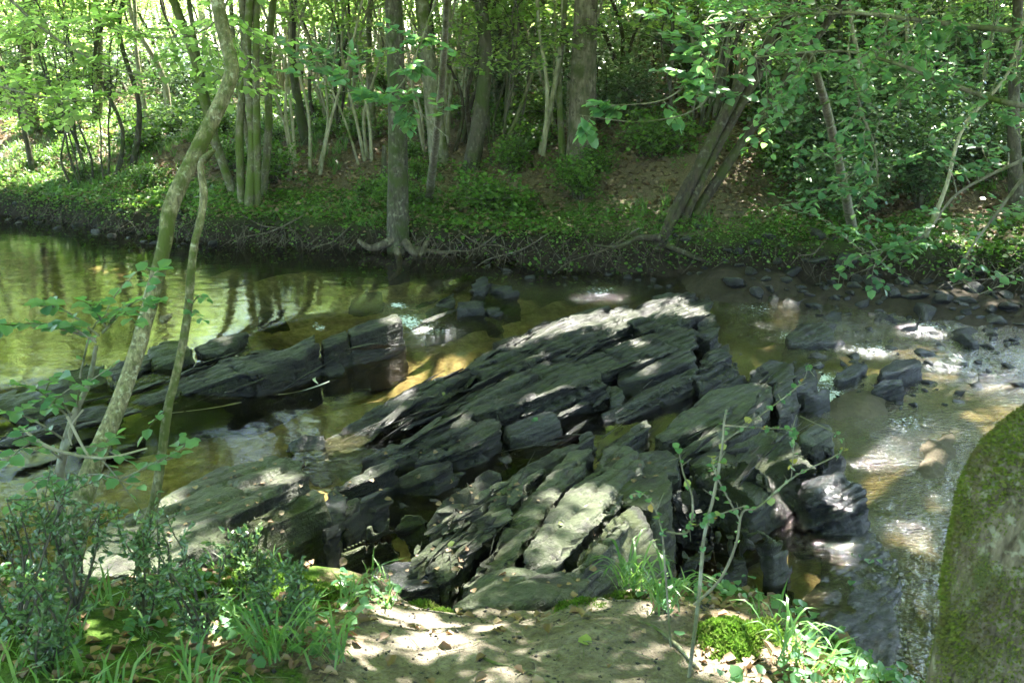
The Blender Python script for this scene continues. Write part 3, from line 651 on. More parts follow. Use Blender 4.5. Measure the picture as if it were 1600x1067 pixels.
R('boulder', 'dark mossy sloping hump between the big shelf and the grassy moss mound', 'boulder', [(895, 870, .68), (955, 803, .69), (990, 783, .70), (1012, 800, .62), (1035, 850, .42), (1045, 895, .35), (985, 915, .5), (910, 900, .62)], 'rock_mossy', vox=.018, strata=.012, lump=.05, smooth=6, flare=.12)
R('rock_shelf', 'smooth pale rock with a small hollow where the dirt path meets the stone', 'rock shelf', [(700, 945, .84), (745, 900, .78), (800, 880, .80), (880, 885, .82), (935, 900, .84), (905, 930, .88), (825, 945, .9), (750, 950, .88)], 'rock_pale', vox=.018, strata=.008, lump=.05, smooth=6)
R('rock', 'thin upright fin of slate pointing up left of the big pale shelf', 'rock', [(792, 750, .34), (860, 700, .44), (922, 670, .54), (932, 680, .5), (872, 725, .42), (812, 765, .34)], vox=.018, strata=.045)
R('rock', 'second upright slate fin standing over the green pool', 'rock', [(925, 722, .5), (958, 680, .46), (1010, 648, .42), (1018, 660, .4), (978, 700, .44), (948, 732, .5)], vox=.018, strata=.045)
R('rock', 'low flaky layered slab row left of the big shelf near the split block', 'rock', [(640, 880, .42), (690, 840, .46), (750, 800, .5), (800, 765, .52), (825, 752, .52), (780, 800, .52), (730, 850, .54), (690, 895, .56)], 'rock_pale', vox=.018, strata=.06)
R('rock', 'grey flat topped block behind the sunlit cap with a dark right face', 'rock', [(940, 735, .5), (965, 722, .5), (1000, 702, .54), (1045, 698, .54), (1063, 711, .5), (1062, 740, .4), (1010, 738, .5)], 'rock', vox=.018, strata=.012, smooth=6)
# --- right cluster
R('rock_shelf', 'pale green wavy slab with an eye shaped hollow in the right rock cluster', 'rock shelf', [(1020, 680, .28), (1058, 640, .38), (1110, 608, .44), (1160, 593, .48), (1202, 590, .48), (1212, 605, .44), (1192, 642, .42), (1140, 657, .38), (1080, 674, .34), (1035, 690, .28)], 'rock_pale', vox=.02, strata=.022, lump=.05)
R('rock', 'rounded dark block with lit edge at the top of the right rock cluster', 'rock', [(1172, 577, .34), (1200, 551, .45), (1232, 547, .48), (1241, 562, .45), (1238, 592, .36), (1200, 596, .36), (1172, 592, .30)], strata=.012, smooth=6)
R('rock', 'upright dark slab standing against the wavy slab by the cascade', 'rock', [(1205, 610, .40), (1220, 590, .42), (1240, 592, .40), (1250, 625, .28), (1240, 650, .18), (1215, 650, .24)], strata=.012)
R('rock', 'rounded dark stone at water level between upright slab and cascade', 'rock', [(1238, 580, .18), (1258, 562, .24), (1275, 575, .2), (1280, 600, .1), (1262, 612, .05), (1240, 610, .08)], 'rock_wet', strata=.01, smooth=6)
R('rock', 'long pale edged blade of rock below the wavy slab', 'rock', [(1045, 705, .3), (1100, 672, .42), (1150, 640, .46), (1182, 643, .46), (1196, 655, .42), (1150, 682, .36), (1070, 712, .28)], 'rock_pale', strata=.02)
R('boulder', 'biggest humped dark boulder of the right cluster with a grey patch on top', 'boulder', [(1078, 722, .42), (1140, 690, .54), (1200, 667, .62), (1240, 674, .62), (1256, 700, .5), (1284, 740, .2), (1292, 775, -.08), (1245, 792, -.08), (1180, 780, .2), (1120, 735, .36)], 'rock_mossy', vox=.02, strata=.012, lump=.05, smooth=7)
R('boulder', 'dark hairy mossed boulder in front of the biggest humped boulder', 'boulder', [(1066, 748, .4), (1110, 725, .52), (1160, 711, .58), (1196, 730, .46), (1222, 785, .0), (1165, 806, -.06), (1085, 800, -.02)], 'rock_mossy', vox=.02, strata=.010, lump=.05, smooth=7)
R('rock', 'smooth pale egg shaped rock lying on top of the right cluster end', 'rock', [(1246, 677, .42), (1278, 655, .48), (1302, 659, .48), (1305, 680, .36), (1272, 697, .30), (1250, 690, .32)], 'rock_pale', strata=.008, smooth=8)
R('rock', 'dark rock under the pale egg shaped rock at the stream edge', 'rock', [(1255, 707, .28), (1290, 690, .36), (1320, 690, .30), (1323, 716, -.06), (1290, 740, -.08), (1260, 728, .05)], 'rock', strata=.012, smooth=6)
R('rock', 'wedge with pale slanting edge in shade right of the sunlit cap', 'rock', [(1045, 767, .42), (1065, 749, .5), (1090, 760, .45), (1122, 800, .2), (1100, 818, .0), (1058, 812, .1)], 'rock', vox=.018, strata=.02)
R('boulder', 'low dark rounded boulder in the lower pool below the right cluster', 'boulder', [(1064, 855, .2), (1108, 822, .33), (1160, 811, .36), (1202, 825, .3), (1238, 862, .05), (1200, 884, 0), (1120, 890, .02), (1068, 880, .05)], 'rock_mossy', vox=.02, strata=.012, lump=.045, smooth=7, base=-.4)
R('rock', 'bluish grey smooth rock at the near edge of the lower pool behind the sapling', 'rock', [(1064, 900, .2), (1095, 889, .28), (1130, 908, .24), (1188, 943, .1), (1175, 980, 0), (1110, 985, .02), (1070, 945, .1)], 'rock_wet', vox=.018, strata=.012, smooth=5, base=-.4)
R('rock', 'low wet ridge with bright hollows running down from the right cluster', 'rock', [(1255, 745, .2), (1310, 738, .24), (1352, 762, .16), (1366, 785, .06), (1350, 805, 0), (1300, 790, .1), (1262, 775, .15)], 'rock_wet', strata=.035, lump=.05, base=-.4)
R('silt_bar', 'dark wet silt and gravel bar dotted with fallen leaves in the lower right water', 'gravel bar', [(1325, 800, -.10), (1372, 830, -.11), (1400, 870, -.11), (1412, 930, -.10), (1402, 1000, -.09), (1392, 1075, -.09), (1300, 1075, -.10), (1285, 990, -.10), (1250, 930, -.12), (1300, 880, -.10), (1290, 840, -.11)], 'rock_wet', vox=.018, strata=.008, lump=.022, fine=.02, flare=.2, smooth=3, base=-.5)
R('rock', 'small grey rock at the water edge above the bright moss at bottom right', 'rock', [(1195, 985, .02), (1225, 975, .06), (1270, 980, .04), (1282, 1000, -.02), (1250, 1012, -.02), (1205, 1005, 0)], 'rock_wet', vox=.018, strata=.012, base=-.4)
R('rock', 'dark jagged low rock where the split block meets the dirt bank', 'rock', [(560, 895, .5), (610, 870, .46), (660, 868, .46), (700, 890, .5), (690, 915, .52), (620, 920, .52)], 'rock_wet', vox=.018, strata=.03)
R('rock', 'dark low rock in the gap between the mossy cube and the slender blocks', 'rock', [(500, 800, .36), (506, 765, .36), (528, 752, .34), (545, 775, .34), (535, 820, .3), (508, 840, .3)], 'rock_wet', vox=.018, strata=.02)
# --- right riffle
R('boulder', 'large angular dark boulder alone at the top of the right riffle', 'boulder', [(1226, 523, .16), (1250, 504, .26), (1285, 502, .28), (1301, 511, .26), (1308, 532, .12), (1265, 536, .12), (1230, 537, .1)], strata=.014, base=-.3)
R('boulder', 'square black block with flat bright top in the right riffle', 'boulder', [(1372, 575, .10), (1392, 559, .18), (1440, 557, .20), (1444, 570, .16), (1408, 580, .12), (1376, 584, .10)], 'rock_wet', strata=.012, base=-.35)
R('rock', 'sloping dark stone left of the square black block in the riffle', 'rock', [(1300, 580, .04), (1325, 566, .12), (1352, 558, .14), (1357, 568, .1), (1340, 588, .02), (1308, 594, 0)], 'rock_wet', strata=.012, base=-.35)
R('rock', 'flat dark stone in front of the square black block', 'rock', [(1362, 600, .05), (1380, 588, .12), (1412, 588, .12), (1418, 600, .06), (1395, 612, -.02), (1368, 614, -.03)], 'rock_wet', strata=.012, base=-.4)
R('rock', 'stubby triangular stone near the large angular boulder', 'rock', [(1283, 492, .12), (1298, 483, .2), (1314, 486, .18), (1318, 498, .1), (1300, 503, .08)], 'rock_wet', strata=.012, base=-.3)
R('rock', 'dark stone at the foot of the small cascade on the right', 'rock', [(1253, 622, .03), (1275, 607, .10), (1298, 603, .10), (1300, 617, .04), (1280, 632, -.02), (1258, 634, -.04)], 'rock_wet', strata=.012, base=-.4)
R('rock', 'rough stone cluster lump under the right end of the main ledge', 'rock', [(1085, 590, .18), (1110, 575, .22), (1150, 570, .2), (1165, 590, .16), (1140, 612, .14), (1095, 620, .12)], 'rock_wet', strata=.05, lump=.07)

# ------------------------------------------------------------------ loose stones
def stone_mesh(seed, mat):
    import bmesh
    r = np.random.default_rng(seed); bm = bmesh.new()
    dim = np.array([1, r.uniform(.55, .9), r.uniform(.35, .6)])
    for k in range(13):
        v = norm(r.normal(size=3)) * r.uniform(.8, 1.05); bm.verts.new(tuple(v * dim * .5))
    bmesh.ops.convex_hull(bm, input=bm.verts)
    bmesh.ops.delete(bm, geom=[v for v in bm.verts if not v.link_faces], context='VERTS')
    bmesh.ops.bevel(bm, geom=list(bm.edges), offset=.05, segments=2, affect='EDGES', profile=.6)
    bmesh.ops.triangulate(bm, faces=bm.faces)
    bmesh.ops.subdivide_edges(bm, edges=bm.edges, cuts=1, use_grid_fill=True)
    me = bpy.data.meshes.new('stone'); bm.to_mesh(me); bm.free()
    n = len(me.vertices); co = np.zeros(n * 3); me.vertices.foreach_get('co', co); co = co.reshape(-1, 3)
    co += norm(co) * (fbm(co * 3, 3, seed) * .08)[:, None]; me.vertices.foreach_set('co', co.ravel())
    me.polygons.foreach_set('use_smooth', np.ones(len(me.polygons), bool)); me.materials.append(M[mat]); me.update(); return me
stone_meshes = [stone_mesh(100 + k, 'stone') for k in range(8)]
def in_poly(px, py, poly):
    c = False; n = len(poly)
    for i in range(n):
        (x1, y1), (x2, y2) = poly[i], poly[(i + 1) % n]
        if (y1 > py) != (y2 > py) and px < (x2 - x1) * (py - y1) / (y2 - y1 + 1e-9) + x1: c = not c
    return c
def scatter_stones(poly, n, smin, smax, label, group, zfn, meshes=stone_meshes, mind=.55, seed=1, flat=.25, name='stone'):
    r = np.random.default_rng(seed); xs = [p[0] for p in poly]; ys = [p[1] for p in poly]; got = []; tries = 0
    while len(got) < n and tries < n * 60:
        tries += 1
        a, b = r.uniform(min(xs), max(xs)), r.uniform(min(ys), max(ys))
        if not in_poly(a, b, poly): continue
        q = pz(a, b, .05); s_ = smin + (smax - smin) * r.random() ** 1.5
        if any((q[0] - g[0]) ** 2 + (q[1] - g[1]) ** 2 < (mind * (s_ + g[2]) * .5) ** 2 for g in got): continue
        got.append((q[0], q[1], s_))
        o = bpy.data.objects.new(name, meshes[r.integers(len(meshes))]); C.objects.link(o)
        o.location = (q[0], q[1], zfn(q[0], q[1], s_)); o.scale = (s_, s_ * r.uniform(.8, 1.1), s_ * r.uniform(.8, 1.2))
        o.rotation_euler = (r.normal(0, flat), r.normal(0, flat), r.uniform(0, 6.28))
        tag(o, label, 'stone', group)
zb = lambda x, y, s: max(float(H(x, y)[0]) + s * .02, float(level(np.array([x]), np.array([y]))[0]) - s * .05)
scatter_stones([(1130, 430), (1330, 440), (1600, 462), (1640, 530), (1500, 535), (1380, 500), (1250, 480), (1130, 462)], 140, .13, .5, 'dark angular stone in the stony strip under the far right bank', 'stones under the far right bank', zb, seed=3, mind=.62)
scatter_stones([(1240, 480), (1420, 500), (1600, 530), (1600, 580), (1440, 620), (1300, 600), (1230, 560)], 75, .07, .26, 'dark wet stone standing out of the fast riffle on the right', 'stones in the right riffle', zb, seed=4, mind=.9)
scatter_stones([(740, 425), (1100, 425), (1120, 450), (1000, 458), (850, 455), (745, 440)], 30, .08, .26, 'dark stone at the foot of the far bank behind the main ledge', 'stones along the middle of the far bank', zb, seed=5, mind=.9)
scatter_stones([(0, 345), (200, 372), (340, 392), (330, 410), (150, 385), (0, 362)], 30, .10, .32, 'muddy stone lying along the foot of the far left bank', 'stones along the far left bank', zb, seed=6, mind=.9)
scatter_stones([(1085, 600), (1170, 575), (1200, 610), (1110, 640), (1060, 640), (1040, 660), (1020, 650)], 20, .05, .15, 'small dark stone in the rubble between the main ledge and the wavy slab', 'rubble between the ledges', lambda x, y, s: .22, seed=8, mind=.8)
scatter_stones([(1200, 600), (1260, 560), (1330, 590), (1320, 620), (1230, 640)], 12, .08, .22, 'dark wet stone beside the small cascade', 'stones beside the small cascade', zb, seed=9, mind=.9)
shard_meshes = []
for k in range(5):
    m = stone_mesh(300 + k, 'rock_pale'); c_ = np.zeros(len(m.vertices) * 3); m.vertices.foreach_get('co', c_); c_ = c_.reshape(-1, 3) * np.array([1.3, .55, .45]); m.vertices.foreach_set('co', c_.ravel()); shard_meshes.append(m)
def scatter_shards(poly, n, smin, smax, zz, seed):
    r = np.random.default_rng(seed); xs = [p[0] for p in poly]; ys = [p[1] for p in poly]; g = 0
    ang = math.atan2(STR[1], STR[0])
    while g < n:
        a, b = r.uniform(min(xs), max(xs)), r.uniform(min(ys), max(ys))
        if not in_poly(a, b, poly): continue
        g += 1; q = pz(a, b, zz); s_ = r.uniform(smin, smax)
        o = bpy.data.objects.new('slate_shard', shard_meshes[r.integers(5)]); C.objects.link(o)
        o.location = (q[0], q[1], zz + r.uniform(-.03, .03)); o.scale = (s_, s_, s_); o.rotation_euler = (r.normal(0, .2), r.normal(0, .15), ang + r.normal(0, .25))
        tag(o, 'thin grey slate shard lying between the split block and the big pale shelf', 'stone', 'slate shards beside the pale shelf')
scatter_stones([(500, 790), (560, 740), (700, 700), (820, 700), (760, 780), (620, 800), (560, 900), (500, 860)], 18, .07, .2, 'small dark stone in a gap between the blocks left of the big pale shelf', 'stones in the gaps of the third row', lambda x, y, s: .03, seed=31, mind=1.0)
scatter_shards([(640, 880), (700, 800), (790, 750), (830, 750), (770, 830), (700, 890)], 70, .08, .26, .52, 12)

# thin slate flakes lying along the bedding of the ledges
flake_meshes = []
for k in range(6):
    m = stone_mesh(340 + k, 'rock'); c_ = np.zeros(len(m.vertices) * 3); m.vertices.foreach_get('co', c_); c_ = c_.reshape(-1, 3) * np.array([1.5, .42, .34])
    c_[:, 2] += .03 * vnoise(c_ * 9, k); c_[:, 0] += .05 * vnoise(c_ * 7, k + 9); m.vertices.foreach_set('co', c_.ravel()); flake_meshes.append(m)
def flakes(poly, n, smin, smax, zt, label, group, seed):
    r = np.random.default_rng(seed); xs = [p[0] for p in poly]; ys = [p[1] for p in poly]; g = 0; ang = math.atan2(STR[1], STR[0])
    while g < n:
        a, b = r.uniform(min(xs), max(xs)), r.uniform(min(ys), max(ys))
        if not in_poly(a, b, poly): continue
        g += 1; z = zt[0] + (zt[1] - zt[0]) * r.random(); q = pz(a, b, z); s_ = r.uniform(smin, smax)
        o = bpy.data.objects.new('slate_flake', flake_meshes[r.integers(6)]); C.objects.link(o); o.location = (q[0], q[1], z - s_ * .02)
        o.rotation_mode = 'XYZ'; o.rotation_euler = Matrix((STR, TT * math.cos(.45) - np.array([0, 0, 1.0]) * math.sin(.45), NB)).transposed().to_euler(); o.rotation_euler.rotate_axis('Z', r.normal(0, .12)); o.rotation_euler.rotate_axis('Y', r.normal(-.06, .1)); o.rotation_euler.rotate_axis('X', r.normal(.1, .25))
        o.scale = (s_, s_ * r.uniform(.6, 1.2), s_ * r.uniform(.5, 1.2)); tag(o, label, 'rock flake', group)
flakes([(560, 650), (760, 545), (960, 490), (1070, 475), (1070, 560), (900, 600), (620, 690)], 70, .2, .65, (.06, .24), 'long thin slate flake lying along the main ledge', 'slate flakes on the main ledge', 21)
flakes([(600, 720), (760, 600), (950, 570), (960, 630), (780, 700)], 26, .18, .5, (.0, .2), 'thin slate flake on the second ledge and the green slabs beside it', 'slate flakes on the second ledge', 22)
flakes([(800, 740), (900, 660), (1080, 580), (1160, 600), (1060, 700), (880, 740)], 20, .12, .38, (-.02, .14), 'dark slate splinter between the second ledge and the right rock cluster', 'slate splinters in the middle channel', 23)
flakes([(1040, 700), (1180, 590), (1240, 560), (1260, 700), (1100, 760)], 22, .15, .42, (.15, .34), 'slate flake leaning among the right rock cluster', 'slate flakes in the right cluster', 24)
flakes([(0, 690), (200, 600), (480, 520), (700, 460), (700, 490), (480, 590), (200, 660)], 26, .18, .5, (.05, .26), 'slate flake along the long left ledge', 'slate flakes along the left ledge', 25)

# ------------------------------------------------------------------ trees
def crown_leaves(mb, centers, per, sig, size, r, cull=True, D=None, tilt=.55, shape='far'):
    n = len(centers) * per
    P = np.repeat(centers, per, 0) + r.normal(size=(n, 3)) * np.array(sig)
    if cull: P = P[~sun_cull(P)]
    leaves(mb, P, r.uniform(.7, 1.25, len(P)) * size, r=r, tilt=tilt, shape=shape)
def grow(mb_w, base, top, r0, r1, n_limb, z0, rad, seed, wander=.15, ns=9, zcrown=None, bump=.12, dirs=None, steep=(.5, 1.1)):
    """trunk from base to top with limbs; returns clump centres"""
    r = np.random.default_rng(seed); base = np.array(base, float); top = np.array(top, float)
    n = 7; t = np.linspace(0, 1, n)[:, None]
    pts = base * (1 - t) + top * t; pts[1:-1] += r.normal(0, wander, (n - 2, 3)) * np.array([1, 1, .2])
    rr = np.linspace(r0, r1, n); rr[0] *= 1.45; rr[1] *= 1.06
    P = tube(mb_w, pts, rr, ns, 30, bump=bump, seed=seed)
    cs = []
    for k in range(n_limb):
        u = z0 + (1 - z0) * (k + r.random()) / n_limb
        i = int(u * (len(P) - 1)); s0 = P[i]; a = r.uniform(0, 6.28) if dirs is None else r.normal(dirs[k % len(dirs)], .4)
        L = rad * r.uniform(.55, 1.0) * (1.15 - .5 * u)
        e = s0 + np.array([math.cos(a) * L, math.sin(a) * L, L * r.uniform(*steep) * .6])
        mid = (s0 + e) / 2 + np.array([0, 0, L * .12]) + r.normal(0, .1, 3) * L * .5
        rl = max(.012, np.interp(u, [0, 1], [r0, r1]) * .42)
        Q = tube(mb_w, [s0, mid, e], [rl, rl * .6, rl * .22], 5, 9)
        cs += [Q[5], Q[-1], Q[7]]
        for q in range(3):
            b = Q[r.integers(3, 8)]; a2 = a + r.normal(0, .9); l2 = L * r.uniform(.25, .5)
            e2 = b + np.array([math.cos(a2) * l2, math.sin(a2) * l2, l2 * r.uniform(-.1, .5)])
            tube(mb_w, [b, (b + e2) / 2 + r.normal(0, .05, 3), e2], [rl * .4, rl * .15], 4, 5); cs += [e2, (b + e2) / 2]
    return np.array(cs)
def clear_band(P, pad=0):
    """keep unseen-canopy leaves out of the picture's lower/mid view"""
    q, f = px_of(P); return (f > 0) & (q[:, 1] > -30 + pad) & (q[:, 0] > -60) & (q[:, 0] < 1660)
def tree(name, label, cat, base, top, r0, r1, bark, leafm, n_limb=12, z0=.4, rad=3.5, per=90, size=.12, sig=(.5, .5, .16), seed=1, group=None, high_only=True, extra=None, wander=.12, roots=None, dirs=None):
    root = empty(name, (base[0], base[1], base[2])); tag(root, label, cat, group)
    mw = MB(); cs = grow(mw, base, top, r0, r1, n_limb, z0, rad, seed, wander, dirs=dirs)
    mw.build('trunk', M[bark], root)
    r = np.random.default_rng(seed + 50); ml = MB()
    n = len(cs) * per; P = np.repeat(cs, per, 0) + r.normal(size=(n, 3)) * np.array(sig)
    P = P[~sun_cull(P)]
    if high_only: P = P[~clear_band(P)]
    leaves(ml, P, r.uniform(.7, 1.25, len(P)) * size, r=r)
    ml.build('crown', M[leafm], root)
    if roots:
        for pts, rad_ in roots:
            mr = MB(); tube(mr, pts, rad_, 7, 16, bump=.15, seed=seed); mr.build('root', M['root'], root)
    return root
def col(px, py, ptop, ytop, wpx, topz=9.0, base=None):
    """trunk standing on the ground at a pixel, leaning so that it crosses (ptop, ytop) in the picture"""
    b = ground_at(px, py) if base is None else base; b = np.array(b, float); b[2] -= .12
    q = pd(ptop, ytop, b[1]); k = (topz - b[2]) / (q[2] - b[2]); t = b + (q - b) * k
    _, f = px_of(b); return b, t, wpx * (.68 if wpx > 12 else .8) / 2 / F * f[0]
trunks = []
b, t, r_ = col(622, 385, 617, 0, 42, 13); bT1 = b
roots1 = [([b + [-.05, -.1, .22], b + [-.35, -.2, .12], b + [-.55, -.12, .22]], [.07, .05, .03]), ([b + [.1, -.12, .2], b + [.32, -.22, .0], b + [.42, -.1, .18], b + [.5, .05, .3]], [.07, .05, .04, .02]),
          ([b + [.1, -.1, .1], b + [.7, -.2, .05], b + [1.2, -.15, .12], b + [1.7, -.25, .0]], [.05, .03, .025, .015]), ([b + [0, -.15, .1], b + [.05, -.35, -.15], b + [-.1, -.4, -.3]], [.06, .04, .02])]
tree('alder_tree', 'straight grey lichened tree with curled roots right on the far bank edge', 'tree', b, t, r_ * .95, r_ * .55, 'bark_alder', 'leaf_canopy', 20, .42, 4.2, 130, .12, seed=11, roots=roots1, wander=.06)
b, t, r_ = col(908, 258, 916, 0, 52, 15)
tree('oak_tree', 'thickest pale trunked tree with dark stained moss base in the middle of the wood', 'tree', b, t, r_, r_ * .6, 'bark_oak', 'leaf_canopy', 24, .4, 5.0, 140, .13, seed=12, wander=.05)
# leaning clump on the far bank
lean = ground_at(1040, 385)
root = empty('leaning_tree', lean); tag(root, 'clump of mossy stems leaning right on the far bank, a bare root to its left', 'tree')
mw = MB(); cs = []
for k, (ox, px, py, w, tz) in enumerate([(-.08, 1182, 110, 15, 8), (.04, 1205, 100, 13, 8), (.14, 1240, 120, 14, 7), (-.14, 1160, 150, 10, 6), (.0, 1222, 60, 10, 8)]):
    b = lean + np.array([ox, .12 * (k % 3), -.1]); q = pd(px, py, b[1] + .5); kk = (tz - b[2]) / (q[2] - b[2]); t = b + (q - b) * kk
    rr = w / 2 / F * 13.0
    n = 8; tt = np.linspace(0, 1, n)[:, None]; pts = b * (1 - tt) + t * tt; pts[:, 2] -= .0; pts[1:3, 0] -= .06; pts += rng.normal(0, .03, pts.shape)
    P = tube(mw, pts, np.linspace(rr * 1.25, rr * .5, n), 8, 26, bump=.25, seed=k + 70)
    for i in range(12, 26, 1):
        a = rng.uniform(0, 6.28); L = rng.uniform(.6, 2.0); e = P[i] + [math.cos(a) * L, math.sin(a) * L, rng.uniform(0, .8)]
        tube(mw, [P[i], (P[i] + e) / 2 + [0, 0, .1], e], [.02, .006], 4, 6); cs += [e, (P[i] + e) / 2]
tube(mw, [lean + [-.1, -.1, .1], lean + [-.4, -.2, .12], lean + [-.7, -.3, .02], lean + [-1.0, -.3, .05]], [.06, .035, .025, .012], 6, 16, bump=.2, seed=5)
tube(mw, [lean + [.0, -.1, .0], lean + [.3, -.3, -.1], lean + [.6, -.35, -.2]], [.05, .035, .015], 6, 16, bump=.2, seed=6)
mw.build('trunk', M['bark_stem'], root)
ml = MB(); P = np.repeat(np.array(cs), 60, 0); P = P + rng.normal(size=P.shape) * np.array([.4, .4, .14]); P = P[~sun_cull(P)]
q, f = px_of(P); P = P[(q[:, 1] < 60) | (rng.random(len(P)) < .25)]
leaves(ml, P, rng.uniform(.06, .11, len(P)), shape='near'); ml.build('crown', M['leaf_hazel'], root)
# coppice on the left
cop = ground_at(392, 318)
root = empty('coppiced_tree', cop); tag(root, 'coppiced tree of seven straight mossy stems rising together on the far left bank', 'tree')
mw = MB(); cs = []
for k, (bx, by, px, py, w) in enumerate([(372, 316, 376, 0, 15), (386, 322, 392, 0, 17), (398, 320, 404, 60, 14), (412, 305, 424, 0, 14), (360, 305, 272, 0, 17), (352, 290, 300, 40, 10), (404, 300, 362, 20, 9)]):
    b = ground_at(bx, by); b[2] -= .1; q = pd(px, py, b[1]); kk = (8.5 - b[2]) / (q[2] - b[2]); t = b + (q - b) * kk
    rr = w * .75 / 2 / F * b[1]; n = 8; tt = np.linspace(0, 1, n)[:, None]; pts = b * (1 - tt) + t * tt + rng.normal(0, .04, (n, 3)) * np.array([1, 1, 0])
    P = tube(mw, pts, np.linspace(rr * 1.2, rr * .6, n), 7, 26, bump=.2, seed=k + 30)
    for i in range(11, 26):
        a = rng.uniform(0, 6.28); L = rng.uniform(.6, 2.2); e = P[i] + [math.cos(a) * L, math.sin(a) * L, rng.uniform(.1, .9)]
        tube(mw, [P[i], (P[i] + e) / 2 + [0, 0, .1], e], [.018, .006], 4, 6); cs += [e, (P[i] + e) / 2]
mw.build('trunk', M['bark_mossy'], root)
ml = MB(); P = np.repeat(np.array(cs), 55, 0); P = P + rng.normal(size=P.shape) * np.array([.45, .45, .15]); P = P[~sun_cull(P)]
q, f = px_of(P); P = P[(q[:, 1] < 30) | (rng.random(len(P)) < .35)]
leaves(ml, P, rng.uniform(.08, .13, len(P))); ml.build('crown', M['leaf_canopy'], root)

# single trunks named in the photo: (label, base px, top px, width, bark, topz, limbs)
named = [
 ('tall dark trunk leaning left just behind the straight grey tree', (688, 255, 655, 0, 34), 'bark_grey', 13, 14),
 ('dark trunk just right of the left leaning one, widening upwards', (735, 262, 738, 0, 30), 'bark_dark', 13, 14),
 ('thin dark straight stem on the sunlit left bank', (205, 260, 193, 0, 10), 'bark_dark', 8, 7),
 ('ivy clad trunk far left in the bright clearing', (50, 205, 45, 0, 26), 'bark_mossy', 12, 12),
 ('slim leaning stem at the left edge of the far bank', (52, 272, 2, 130, 9), 'bark_dark', 6, 4),
 ('slim dark stem directly left of the thickest tree', (880, 245, 878, 0, 13), 'bark_mossy', 9, 7),
 ('slender pale twin pole between the dark trunk and the thickest tree', (843, 240, 878, 0, 10), 'bark_pale', 8, 5),
 ('second slender pale pole crossing the first in the middle of the wood', (848, 242, 850, 60, 8), 'bark_pale', 8, 4),
 ('short leaning dead stem on the slope left of the pale poles', (770, 258, 812, 165, 8), 'bark_mossy', 2.6, 0),
 ('mossy stem behind the thickest tree on the left', (828, 130, 818, 0, 15), 'bark_mossy', 11, 9),
 ('stout mossy trunk up the slope left of the thickest tree', (848, 120, 856, 0, 22), 'bark_grey', 12, 10),
 ('dark sinuous trunk between the coppice and the straight grey tree', (480, 225, 462, 0, 18), 'bark_dark', 11, 10),
 ('brown straight trunk left of the straight grey tree', (585, 215, 580, 0, 14), 'bark_grey', 11, 9),
 ('thin pale leaning pole left of the coppice', (240, 220, 205, 60, 9), 'bark_pale', 7, 5),
 ('pale sunlit pole leaning left near the coppice', (262, 205, 215, 40, 12), 'bark_pale', 8, 6),
 ('forked pale stem on the right slope among the hazel leaves', (1378, 290, 1330, 60, 9), 'bark_pale', 6, 5),
 ('second pale stem meeting the forked one on the right slope', (1392, 288, 1412, 80, 9), 'bark_pale', 6, 5),
 ('dark ivy covered trunk at the right edge of the far bank', (1592, 330, 1600, 0, 26), 'bark_dark', 9, 10),
 ('dark trunk behind the leaning clump of stems', (1120, 190, 1118, 0, 18), 'bark_grey', 12, 10),
 ('grey trunk far up the slope at centre right', (1250, 130, 1245, 0, 16), 'bark_grey', 12, 10),
 ('tilted bare pole on the right bank above the stony strip', (1440, 372, 1530, 180, 8), 'bark_pale', 5, 3),
 ('mossy trunk in the distance left of the coppice', (150, 190, 148, 0, 18), 'bark_mossy', 12, 12),
 ('dark broken stub standing left of the straight grey tree', (593, 292, 600, 228, 11), 'bark_dark', None, 0),
]
for k, (lab, (bx, by, tx, ty, w), bk, tz, nl) in enumerate(named):
    b, t, r_ = col(bx, by, tx, ty, w, tz or 5)
    if tz is None:
        t = pd(tx, ty, b[1])
    if nl == 0:
        mw = MB(); tube(mw, [b, (b + t) / 2 + [.03, 0, 0], t], [r_ * 1.2, r_, r_ * .6], 7, 12, bump=.3, seed=k); o = mw.build('dead_tree', M[bk], loc=b); tag(o, lab, 'dead tree'); continue
    tree('slim_tree' if w < 12 else 'woodland_tree', lab, 'tree', b, t, r_, r_ * .5, bk, 'leaf_canopy', nl + (8 if w > 12 else 0), .38, 4.6 if w > 12 else 1.8, (110 if b[1] < 18 else 22) if w > 12 else 30, .14, seed=200 + k, wander=.12)
# overhead canopy trees outside the picture; those behind the viewer added for shade
for k, (x, y, hh, rad, lim, dirs, lab) in enumerate([
    (8.2, 14.0, 12, 5.5, 26, [3.1, 2.6, 4.0], 'tall tree on the far right bank spreading over the stony strip'), (-11.5, 17.5, 13, 5.5, 24, [0, .6, 5.6], 'tall tree behind the far left bank'),
    (6.8, 7.0, 11, 5.5, 28, [3.1, 2.2, 1.4], 'tree on the right shore arching over the riffle'), (-7.5, 5.0, 11, 5.5, 22, [0.2, 1.0, 1.6], 'tree on the left shore beside the upper pool'),
    (1.8, -2.5, 11, 6, 22, [1.5, .8, 2.2], 'unseen tree behind the viewer, added to shade the dirt path'), (-3.5, -1.5, 10, 5.5, 20, [1.0, 1.8], 'unseen tree behind the viewer at the left, added for shade'),
    (4.6, 2.2, 9, 5.0, 20, [1.8, 2.6, 1.2], 'tree on the near right shore arching over the lower pool'), (-11, 12.0, 11, 5, 16, None, 'tree on the far left shore beside the upper pool')]):
    z = float(H(x, y)[0])
    tree('canopy_tree', lab, 'tree', (x, y, z), (x + rng.normal(0, .5), y + rng.normal(0, .5), z + hh), .19, .08, 'bark_grey', 'leaf_canopy', lim, .42, rad, 130 if y > 0 else 100, .15, sig=(.65, .65, .2), seed=400 + k, dirs=dirs)

